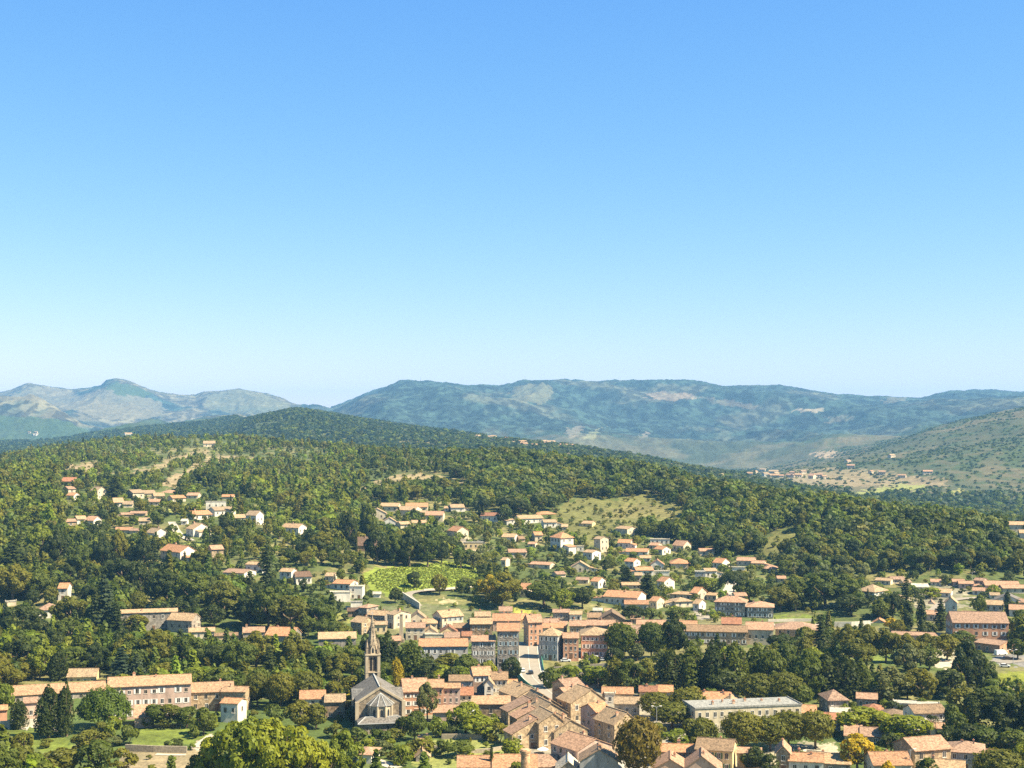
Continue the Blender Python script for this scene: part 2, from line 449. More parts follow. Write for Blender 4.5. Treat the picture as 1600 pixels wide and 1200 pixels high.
paint('565,900 590,888 660,880 720,876 765,905 750,916 690,920 620,932 585,925 570,912', (.18, .22, .032))
paint('800,950 830,945 830,965 800,965', (.3,.3,.06))

mg, tg, ng, bgd = mat('ground')
at = node(tg, 'ShaderNodeAttribute', attribute_name='cover')
geo = node(tg, 'ShaderNodeNewGeometry')
v1 = noise(tg, geo.outputs['Position'], .35, 4, .7)
v2 = noise(tg, geo.outputs['Position'], .05, 4, .65)
fac = ramp(tg, v1, [(.3, .62), (.7, 1.32)])
fac2 = ramp(tg, v2, [(.3, .75), (.7, 1.22)])
c_ = mixc(tg, 1.0, at.outputs['Color'], fac, 'MULTIPLY'); c_ = mixc(tg, 1.0, c_, fac2, 'MULTIPLY')
tg.links.new(c_, bgd.inputs['Base Color'])
bump(tg, bgd, v1, .6, 1.2)
nb = nrow_near
def gridmesh(name, r0, r1, kind='structure'):
    nr = r1 - r0; nc = len(U)
    V = np.stack([XG[r0:r1], YG[r0:r1], ZG[r0:r1]], -1).reshape(-1, 3)
    i = np.arange(nr - 1)[:, None] * nc + np.arange(nc - 1)[None, :]
    Fc = np.stack([i, i + 1, i + 1 + nc, i + nc], -1).reshape(-1, 4)
    me = mesh_np(name, V, Fc, [mg], {'cover': cover[r0:r1].reshape(-1, 3)}, smooth=True)
    return tag(obj(name, me), kind=kind)
split = nb + sum(nsub[:4])
gridmesh('ground', 0, nb)
gridmesh('hills', nb - 1, split)
gridmesh('mountains', split - 1, ZG.shape[0])

# water in the river bed
mw, tw, nw_, bw = mat('river_water', .08)
bw.inputs['Base Color'].default_value = (.03, .05, .035, 1); bw.inputs['Specular IOR Level'].default_value = .5
bump(tw, bw, noise(tw, node(tw, 'ShaderNodeNewGeometry').outputs['Position'], .8, 3), .15, .3)
xs = np.linspace(-330, 330, 120); ry = river_y(xs)
V = np.concatenate([np.stack([xs, ry - 13, 0 * xs - 105.6], 1), np.stack([xs, ry + 13, 0 * xs - 105.6], 1)])
i = np.arange(119)
tag(obj('river', mesh_np('river', V, np.stack([i, i + 1, i + 121, i + 120], 1), [mw])), kind='structure')

# roads: sheets draped a little above the ground
def solid(name, c, rough=.9, var=.25, scale=.8, c2=None):
    m_, t_, n_, b_ = mat(name, rough)
    oc = node(t_, 'ShaderNodeNewGeometry').outputs['Position']
    v = noise(t_, oc, scale, 4, .65)
    lo = tuple(x * (1 - var) for x in c); hi = tuple(min(1, x * (1 + var)) for x in (c2 or c))
    t_.links.new(ramp(t_, v, [(.3, lo), (.7, hi)]), b_.inputs['Base Color'])
    return m_
M_ROAD = solid('road_asphalt', (.22, .195, .165), .9, .15)
M_LANE = solid('lane_asphalt', (.26, .225, .18), .9, .15)
M_CONC = solid('pale_concrete', (.40, .35, .28), .9, .18)
M_STONEW = solid('rubble_stone', (.30, .25, .18), .95, .4, 1.6)
def drape_strip(name, pts, width, m_, lift=.12, kind='structure'):
    """pts: photograph pixels along the centre line, on the ground"""
    W = []
    for (px, py) in pts:
        Y = ray_y(px, py); W.append(((px - 800) / F * Y, Y))
    W = np.array(W)
    d = np.concatenate([[0], np.cumsum(np.linalg.norm(np.diff(W, axis=0), axis=1))])
    s = np.linspace(0, d[-1], max(4, int(d[-1] / 3)))
    cx = smooth1(np.interp(s, d, W[:, 0]), 5); cy = smooth1(np.interp(s, d, W[:, 1]), 5)
    tx = np.gradient(cx); ty = np.gradient(cy); L = np.hypot(tx, ty) + 1e-9
    nx = -ty / L; ny = tx / L
    V = []
    for k in (-.5, 0, .5):
        x = cx + nx * width * k; y = cy + ny * width * k
        V.append(np.stack([x, y, ground_z(x, y)], 1))
    V = np.array(V)
    V[..., 2] = V[..., 2].max(0)[None] + lift
    n = len(s); Vv = V.reshape(-1, 3); i = np.arange(n - 1)
    Fc = np.concatenate([np.stack([i + a * n, i + (a + 1) * n, i + 1 + (a + 1) * n, i + 1 + a * n], 1) for a in (0, 1)])[:, ::-1]
    return tag(obj(name, mesh_np(name, Vv, Fc, [m_])), kind=kind), np.stack([cx, cy, V[1, :, 2]], 1)
ROADS = []
def road(name, s, wd, m_=None, lift=.12):
    o, c = drape_strip(name, P(s), wd, m_ or M_ROAD, lift); ROADS.append((c, wd)); return c
hr = road('hill_road', '652,948 640,936 632,929 650,925 690,923 730,920 752,915', 6, M_LANE)
road('upper_road', '1195,977 1240,976 1290,977 1340,975 1362,972', 6, M_CONC)
road('lane', '268,815 274,828 283,838 300,846', 5, M_CONC)
road('lane', '1134,934 1140,922 1146,908', 7, M_CONC)
road('lane', '690,846 712,843 730,846', 4, M_CONC)
road('lane', '1452,960 1478,940 1500,936 1540,934', 6, M_LANE)
road('riverside_road', '1556,1036 1580,1032 1615,1030', 9, M_ROAD)
road('garden_path', '300,1170 318,1160 332,1148', 3, M_CONC)
road('garden_path', '235,1178 270,1181 300,1179', 2, M_CONC, .1)
road('garden_path', '580,1186 600,1193 625,1202', 4, M_CONC, .1)
# ================================================================== house materials
def rnd(t): return node(t, 'ShaderNodeObjectInfo').outputs['Random']
def wall_mat(name, c, stone=False):
    m_, t, n, b = mat(name, .95)
    tc = node(t, 'ShaderNodeNewGeometry').outputs['Position']
    mp = node(t, 'ShaderNodeMapping'); mp.inputs['Scale'].default_value = (1, 1, .45); t.links.new(tc, mp.inputs['Vector'])
    st = noise(t, mp.outputs[0], .55, 5, .7)
    k = ramp(t, st, [(.32, .62), (.5, .95), (.7, 1.18)])
    col = mixc(t, 1, tuple(c), k, 'MULTIPLY')
    if stone:
        vo = node(t, 'ShaderNodeTexVoronoi'); vo.inputs['Scale'].default_value = 1.7; t.links.new(tc, vo.inputs['Vector'])
        hv = node(t, 'ShaderNodeSeparateColor'); t.links.new(vo.outputs['Color'], hv.inputs[0])
        col = mixc(t, 1, col, ramp(t, hv.outputs[0], [(0, .62), (1, 1.3)]), 'MULTIPLY')
        bump(t, b, vo.outputs['Distance'], .5, .08)
    else:
        bump(t, b, noise(t, tc, 3, 3), .3, .03)
    r = ramp(t, rnd(t), [(0, (.86, .86, .86)), (1, (1.1, 1.06, 1.02))])
    t.links.new(mixc(t, 1, col, r, 'MULTIPLY'), b.inputs['Base Color'])
    return m_
def roof_mat(name, c, c2):
    m_, t, n, b = mat(name, .9)
    tc = node(t, 'ShaderNodeTexCoord').outputs['Object']
    po = node(t, 'ShaderNodeNewGeometry').outputs['Position']
    a = noise(t, po, .8, 5, .75)
    col = mixc(t, ramp(t, a, [(.36, 0.0), (.64, 1.0)]), tuple(c), tuple(c2))
    vo = node(t, 'ShaderNodeTexVoronoi'); vo.inputs['Scale'].default_value = 2.6; t.links.new(po, vo.inputs['Vector'])
    hv = node(t, 'ShaderNodeSeparateColor'); t.links.new(vo.outputs['Color'], hv.inputs[0])
    col = mixc(t, 1, col, ramp(t, hv.outputs[0], [(0, .58), (.5, .95), (1, 1.30)]), 'MULTIPLY')
    wv = node(t, 'ShaderNodeTexWave'); wv.inputs['Scale'].default_value = 1.1; wv.inputs['Distortion'].default_value = .4
    t.links.new(tc, wv.inputs['Vector'])
    bump(t, b, wv.outputs[1], .5, .08)
    r = ramp(t, rnd(t), [(0, (.82, .84, .86)), (.35, (.98, .98, .96)), (.65, (1.05, 1.0, .93)), (1, (1.18, 1.12, 1.05))])
    t.links.new(mixc(t, 1, col, r, 'MULTIPLY'), b.inputs['Base Color'])
    return m_
WALL = {k: wall_mat(n_, c, s) for k, n_, c, s in [
 ('w', 'white_render', (.64, .60, .52), 0), ('c', 'cream_render', (.56, .48, .35), 0), ('t', 'tan_stone', (.40, .30, .19), 1),
 ('g', 'grey_stone', (.29, .255, .215), 1), ('p', 'pink_render', (.50, .36, .29), 0), ('s', 'salmon_render', (.52, .29, .18), 0),
 ('l', 'lavender_render', (.45, .38, .36), 0), ('y', 'yellow_render', (.60, .48, .27), 0), ('b', 'brown_stone', (.25, .18, .115), 1),
 ('u', 'bluish_render', (.36, .36, .36), 0)]}
ROOF = {k: roof_mat(n_, c, c2) for k, n_, c, c2 in [
 ('o', 'orange_tiles', (.39, .20, .105), (.32, .185, .11)), ('t', 'pale_terracotta_tiles', (.35, .225, .135), (.26, .17, .11)),
 ('b', 'brown_tiles', (.24, .16, .10), (.18, .125, .08)), ('k', 'pink_tiles', (.35, .215, .145), (.27, .175, .12)),
 ('c', 'tan_tiles', (.37, .255, .155), (.28, .205, .13)), ('r', 'red_tiles', (.28, .125, .07), (.24, .125, .08)),
 ('z', 'grey_sheet_roof', (.33, .315, .28), (.27, .26, .235)), ('s', 'slate', (.12, .113, .105), (.16, .152, .145)), ('w', 'pale_flat_roof', (.46, .42, .35), (.36, .33, .28)),
 ('d', 'dark_brown_tiles', (.13, .08, .055), (.10, .07, .05))]}
M_TRIM = solid('pale_trim', (.62, .55, .45), .9, .12)
M_WFR = solid('white_frame', (.72, .68, .62), .7, .08)
mg_, tgl, _n, bgl = mat('window_glass', .12); bgl.inputs['Base Color'].default_value = (.018, .02, .022, 1); bgl.inputs['Specular IOR Level'].default_value = .5
M_GLASS = mg_
SHUT = {'w': solid('white_shutter', (.66, .64, .60), .7, .08), 'b': solid('blue_grey_shutter', (.26, .33, .36), .7, .1), 'n': solid('brown_shutter', (.16, .09, .05), .7, .1), 'g': solid('green_shutter', (.10, .16, .07), .7, .1)}
M_CHIM = wall_mat('chimney_render', (.45, .33, .24)); M_POT = solid('clay_pot', (.40, .2, .12))
M_METAL = solid('grey_metal', (.35, .36, .37), .5, .1)
# window: unit frame 1 x 1, origin at the sill centre, standing 3 cm proud of the wall at y=0 facing -y
def win_mesh(name, fm):
    m = MB()
    for (x0, x1, z0, z1) in ((-.5, -.42, 0, 1), (.42, .5, 0, 1), (-.42, .42, .93, 1), (-.42, .42, 0, .06)): m.box(x0, x1, -.05, .02, z0, z1, 0)
    m.box(-.42, .42, -.012, .02, .06, .93, 1)
    m.box(-.03, .03, -.03, -.012, .06, .93, 0)
    m.box(-.6, .6, -.10, .02, -.06, 0, 2)
    return m.mesh(name, [fm, M_GLASS, M_TRIM])
WIN = win_mesh('window', M_WFR)
WIN_DK = win_mesh('window', solid('stone_surround', (.40, .34, .27)))
SHM = {k: MB().box(-.5, .5, -.06, -.052 + .03, 0, 1).mesh('shutter', [v]) for k, v in SHUT.items()}
CHIMNEY = MB().box(-.45, .45, -.3, .3, 0, 1.5, 0).box(-.52, .52, -.37, .37, 1.5, 1.62, 1).box(-.3, -.05, -.12, .12, 1.62, 1.95, 1).box(.05, .3, -.12, .12, 1.62, 1.95, 1).mesh('chimney', [M_CHIM, M_POT])
DOOR = MB().box(-.5, .5, -.05, .02, 0, 1, 0).box(-.6, .6, -.08, .02, 1, 1.07, 1).mesh('door', [SHUT['n'], M_TRIM])

ARCH = MB().prism([(-1.1, 0, 0), (1.1, 0, 0), (1.1, 0, 1.7), (.8, 0, 2.4), (.3, 0, 2.8), (-.3, 0, 2.8), (-.8, 0, 2.4), (-1.1, 0, 1.7)], (0, .06, 0)).mesh('arch', [solid('arch_shade', (.03, .026, .022), .9, .2)])  # near-black plate on the wall, painted shade of an open arch
PROTECT = []      # screen boxes that must stay visible: x0, x1, top, bottom, distance
LAND = []         # landmarks for labels
FOOT = []         # footprints x, y, radius
HOUSES = []; AUTO = []
def slab(m, poly, t=.16, mi=0): m.prism([(x, y, z) for x, y, z in poly], (0, 0, t), mi)
rh = random.Random(5)
def house(line):
    spec, short, label = [q.strip() for q in line.split('|')]
    a = spec.split()
    x0, x1 = float(a[0]), float(a[1]); x2 = None if a[2] == '-' else float(a[2])
    rg, ev, bs = float(a[3]), float(a[4]), float(a[5])
    T, rk, wk = a[6][0], a[6][1], a[6][2]
    rows, cols = int(a[7][0]), int(a[7][1:])
    kw = dict(q.split('=') for q in a[8:])
    cx = (x0 + x1) / 2
    Y = float(kw['Y']) if 'Y' in kw else ray_y(cx, bs)
    if bs > 1004 and 'Y' not in kw: Y = 220000 / (bs - 660)
    s = Y / F
    dep = (ev - HY) / F
    az = math.atan2(cx - 800, F)
    side = 0 if x2 is None else (x2 - x1 if x2 > x1 else x2 - x0)
    D = None
    if side:
        tgt = float(kw.get('d', 9.5))
        yw = math.asin(min(.85, max(.12, abs(side) * s / tgt)))
        if 'yaw' in kw: yw = R(float(kw['yaw']))
        D = float(kw['d']) if ('yaw' in kw and 'd' in kw) else abs(side) * s / math.sin(yw)
        yw = math.copysign(yw, side)
    else: yw = R(float(kw.get('yaw', rh.uniform(-24, 24) if (Y > 735 and T in 'ph' and kw.get('n') is None) else 0)))
    W = (x1 - x0) * s / math.cos(yw)
    H = (bs - ev) * s
    rp = (ev - rg) * s
    if D is None:
        D = {'p': max(5, min(15, 2 * rp / (.30 + dep))), 'h': max(6, min(16, 2 * rp / (.30 + dep))), 'g': float(kw.get('d', 10)), 'f': float(kw.get('d', max(5, min(10, W * .7)))), 'm': max(3, min(12, rp / (.27 + dep)))}[T]
    ro = float(kw.get('ro', .5))
    if T == 'g': rise = max(rp, .12 * W)
    elif T == 'm': rise = max(.15 * D, rp - D * dep)
    elif T == 'f': rise = 0
    else: rise = min(max(rp - D / 2 * dep, .20 * D / 2), .62 * D / 2)
    rz = -az - yw
    gx, gy = (cx - 800) * s, Y
    gz = -(bs - HY) / F * Y
    if bs > 1004 and 'Y' not in kw: gz = FLOOR
    # footprint centre
    ox, oy = -math.sin(rz) * D / 2, math.cos(rz) * D / 2
    root = empty(kw.get('n', 'house'), (gx + ox, gy + oy, gz), rz)
    tag(root, label, kw.get('c', 'house'))
    if 'G' in kw: root['group'] = kw['G'].replace('_', ' ')
    y0, y1 = -D / 2, D / 2; hw = W / 2
    xr = -hw + W * ro
    fd = 10.0 if 535 < Y < 625 and 600 < cx else 3.0
    m = MB()
    if T == 'p':
        m.prism([(-hw, y0, -fd), (-hw, y1, -fd), (-hw, y1, H), (-hw, 0, H + rise), (-hw, y0, H)], (W, 0, 0))
    elif T == 'g':
        m.prism([(-hw, y0, -fd), (hw, y0, -fd), (hw, y0, H), (xr, y0, H + rise), (-hw, y0, H)], (0, D, 0))
    elif T == 'm':
        m.prism([(-hw, y0, -fd), (-hw, y1, -fd), (-hw, y1, H + rise), (-hw, y0, H)], (W, 0, 0))
    else:
        m.box(-hw, hw, y0, y1, -fd, H)
    wallo = m.build('wall', WALL[wk], root)
    m = MB(); e = .5 if Y < 700 else .6; v = .3; up = .03; t = .18
    if T == 'p':
        sl_ = rise / (D / 2)
        ze = H - e * sl_ + up; zr_ = H + rise + up
        slab(m, [(-hw - v, y0 - e, ze), (hw + v, y0 - e, ze), (hw + v, 0, zr_), (-hw - v, 0, zr_)], t)
        slab(m, [(-hw - v, 0, zr_), (hw + v, 0, zr_), (hw + v, y1 + e, ze), (-hw - v, y1 + e, ze)], t)
        m.box(-hw - v - .02, hw + v + .02, -.16, .16, zr_ + t - .06, zr_ + t + .09)
        top = (0, 0, zr_)
    elif T == 'g':
        sl_ = rise / max(xr + hw, .1); sr_ = rise / max(hw - xr, .1)
        zl = H - e * sl_ + up; zr2 = H - e * sr_ + up; zr_ = H + rise + up
        slab(m, [(-hw - e, y1 + v, zl), (-hw - e, y0 - v, zl), (xr, y0 - v, zr_), (xr, y1 + v, zr_)], t)
        slab(m, [(xr, y1 + v, zr_), (xr, y0 - v, zr_), (hw + e, y0 - v, zr2), (hw + e, y1 + v, zr2)], t)
        m.box(xr - .16, xr + .16, y0 - v - .02, y1 + v + .02, zr_ + t - .06, zr_ + t + .09)
        top = (xr, 0, zr_)
    elif T == 'm':
        sl_ = rise / D
        slab(m, [(-hw - v, y0 - e, H - e * sl_ + up), (hw + v, y0 - e, H - e * sl_ + up), (hw + v, y1 + v, H + rise + v * sl_ + up), (-hw - v, y1 + v, H + rise + v * sl_ + up)], t)
        top = (0, y1 - 1, H + rise)
    elif T == 'h':
        sl_ = rise / (D / 2)
        e2 = e
        ze = H - e * sl_ + up; zr_ = H + rise + up
        if W >= D: ra, rb = (-hw + D / 2 * .9, 0, zr_), (hw - D / 2 * .9, 0, zr_)
        else: ra, rb = (-.1, 0, zr_), (.1, 0, zr_)
        c4 = [(-hw - e, y0 - e, ze), (hw + e, y0 - e, ze), (hw + e, y1 + e, ze), (-hw - e, y1 + e, ze)]
        vs = c4 + [ra, rb] + [(x, y, z - t) for x, y, z in c4]
        m.add(vs, [(0, 1, 5, 4), (1, 2, 5), (2, 3, 4, 5), (3, 0, 4), (0, 6, 7, 1), (1, 7, 8, 2), (2, 8, 9, 3), (3, 9, 6, 0), (6, 9, 8, 7)])
        top = (0, 0, zr_)
    else:
        m.box(-hw - .2, hw + .2, y0 - .2, y1 + .2, H, H + .22)
        m.box(-hw - .2, hw + .2, y0 - .2, y0, H + .22, H + .55); m.box(-hw - .2, -hw, y0, y1 + .2, H + .22, H + .55); m.box(hw, hw + .2, y0, y1 + .2, H + .22, H + .55)
        top = (hw * .4, 0, H)
    roofo = m.build('roof', ROOF[rk], root)
    nch = int(kw.get('ch', 2 if Y < 520 else 1 if Y < 720 else 0))
    for k in range(nch):
        c = obj('chimney', CHIMNEY, roofo)
        if T == 'g': c.location = (xr + rh.uniform(-.25, .25) * W, rh.uniform(-.3, .35) * D, 0)
        else: c.location = ((-.38 + .76 * (k + rh.random() * .8) / nch) * W, rh.uniform(-.1, .18) * D, 0)
        lx, ly, _ = c.location
        if T == 'p' or T == 'h': zz = H + rise * (1 - abs(ly) / (D / 2))
        elif T == 'g': zz = H + rise * (1 - (abs(lx - xr) / (hw - xr if lx > xr else xr + hw)))
        elif T == 'm': zz = H + rise * (ly + D / 2) / D
        else: zz = H
        c.location.z = zz - .35
        if T == 'h' and W < D: c.location.z -= .4
        c.rotation_euler.z = rh.choice((0, R(90))); sc = rh.uniform(.75, 1.1); c.scale = (sc, sc, sc * rh.uniform(.8, 1.15))
    # a lower wing on some of the villas
    if Y > 735 and T in 'phg' and W > 7 and rh.random() < .5 and kw.get('n') is None:
        q = rh.choice((-1, 1)); ww_ = W * rh.uniform(.35, .6); wd_ = D * rh.uniform(.5, .8); wh_ = min(H * .62, 3.0)
        a0, a1 = sorted((q * (hw - .02), q * (hw + ww_))); b0 = y0 + rh.uniform(-.8, D * .25)
        wg = MB().prism([(a0, b0, -fd), (a1, b0, -fd), (a1, b0, wh_ if q > 0 else wh_ + .9), (a0, b0, wh_ + .9 if q > 0 else wh_)], (0, wd_, 0)).build('wing', WALL[wk], root)
        zz = [wh_ + .95, wh_ + .95 - ww_ * .9 / ww_ - .12]
        m = MB()
        if q > 0: slab(m, [(a0, b0 - .4, wh_ + .93), (a1 + .4, b0 - .4, wh_ - .1), (a1 + .4, b0 + wd_ + .2, wh_ - .1), (a0, b0 + wd_ + .2, wh_ + .93)], .16)
        else: slab(m, [(a0 - .4, b0 - .4, wh_ - .1), (a1, b0 - .4, wh_ + .93), (a1, b0 + wd_ + .2, wh_ + .93), (a0 - .4, b0 + wd_ + .2, wh_ - .1)], .16)
        m.build('wing_roof', ROOF[rk], wg)
        wo = obj('window', WIN, wg); wo.location = ((a0 + a1) / 2, b0 - .005, .9); wo.scale = (1.2, 1, 1.2)
    # windows
    sh = kw.get('sh')
    px_m = F / Y
    def wins(nrow, ncol, wid, face, z_off=0):
        if nrow == 0 or ncol == 0: return
        st = H / nrow if nrow > 1 else min(H, 3.4)
        ww = min(1.15, wid / ncol * .42); wh = min(1.75, st * .55)
        for r_ in range(nrow):
            zz = H - (r_ + 1) * (H / nrow) + (H / nrow - wh) * .52
            for c_i in range(ncol):
                if rh.random() < .04: continue
                ux = -wid / 2 + wid * (c_i + .5) / ncol + rh.uniform(-.15, .15)
                door = (r_ == nrow - 1 and c_i == ncol // 2 and nrow > 1 and face == 'front' and kw.get('door', '1') == '1')
                wo = obj('door' if door else 'window', DOOR if door else (WIN if rh.random() < .6 else WIN_DK), root)
                if door: zz2, sx, sz = 0.05, 1.3, min(2.3, st * .8)
                else: zz2, sx, sz = zz, ww, wh * (.75 if (r_ == 0 and nrow > 2 and rh.random() < .3) else 1)
                if face == 'front': wo.location = (ux, y0 - .005, zz2)
                elif face == 'right': wo.location = (hw + .005, ux, zz2); wo.rotation_euler.z = R(90)
                else: wo.location = (-hw - .005, ux, zz2); wo.rotation_euler.z = R(-90)
                wo.scale = (sx, 1, sz)
                if sh and not door and rh.random() < .8:
                    for q in (-1, 1):
                        so_ = obj('shutter', SHM[sh], wo); so_.location = (q * .78, 0, 0); so_.scale = (.5, 1, 1)
    wins(rows, cols, W - .6, 'front')
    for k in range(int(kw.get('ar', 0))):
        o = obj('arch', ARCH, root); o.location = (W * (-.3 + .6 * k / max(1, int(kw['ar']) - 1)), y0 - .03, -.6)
    if side and rows:
        sc_ = max(1, int(D / 4)) if abs(side) > 7 else 0
        sc_ = int(kw.get('sc', sc_))
        wins(rows, sc_, D - .8, 'right' if side > 0 else 'left')
    xs_ = [x0, x1] + ([x2] if x2 else [])
    PROTECT.append((min(xs_) - 1, max(xs_) + 1, rg - 1, float(kw.get('vis', ev + (bs - ev) * (.7 if Y < 735 else .38))), Y))
    rr = math.hypot(W, D) / 2
    FOOT.append((gx + ox, gy + oy, W / 2 + .8, D / 2 + .8, rz))
    if label == 'AUTO': AUTO.append((root, cx, bs, rk, wk, T, W))
    if short: LAND.append((short, cx, bs, ev))
    HOUSES.append((root, W, D, H, rise, Y, label))
    return root, W, D, H, rise, roofo

def rel_text(px_, py_):
    best = None
    for nm, lx, ly, ltop in LAND:
        dx, dy = px_ - lx, py_ - ly
        d = math.hypot(dx, dy * 1.4)
        if best is None or d < best[0]: best = (d, nm, dx, dy)
    d, nm, dx, dy = best
    if abs(dx) > abs(dy) * 1.3: r = ('left of ' if dx < 0 else 'right of ')
    else: r = ('above ' if dy < 0 else 'below ')
    if d > 70: r = 'well ' + r
    elif d < 28: r = 'just ' + r
    return r + nm
ORD = ['leftmost', 'second from left', 'third from left', 'fourth from left', 'fifth from left', 'sixth from left', 'seventh from left', 'eighth from left', 'ninth from left', 'tenth from left', 'eleventh from left', 'twelfth from left']
def ordinals(LB, xs):
    """LB: label -> list of keys; unique labels by left-to-right order"""
    out = {}
    for lb, ii in LB.items():
        ii = sorted(ii, key=lambda i: xs[i])
        for k, i in enumerate(ii):
            if len(ii) == 1: out[i] = lb; continue
            w_ = 'rightmost' if k == len(ii) - 1 else ORD[k] if k < len(ORD) else 'number %d from left' % (k + 1)
            if len(ii) == 2: w_ = ('left' if k == 0 else 'right') + ' one of two'
            out[i] = lb + ', ' + w_
    return out
def label_auto():
    RW = {'o': 'orange roof', 't': 'tan roof', 'b': 'brown roof', 'k': 'pinkish roof', 'c': 'tan roof', 'r': 'red roof', 'w': 'flat roof'}
    WW = {'w': 'white', 'c': 'cream', 't': 'tan stone', 'y': 'yellow', 'p': 'pink', 'b': 'brown'}
    LB = {}
    for i, (root, cx, bs, rk, wk, T, W) in enumerate(AUTO):
        rw = 'pale roof' if (rk == 'w' and T != 'f') else RW[rk]
        LB.setdefault('small %s house with %s %s' % (WW[wk], rw, rel_text(cx, bs)), []).append(i)
    for i, lb in ordinals(LB, [a[1] for a in AUTO]).items(): AUTO[i][0]['label'] = lb if len(lb.split()) < 17 else lb.replace('small ', '').replace(' house', '')
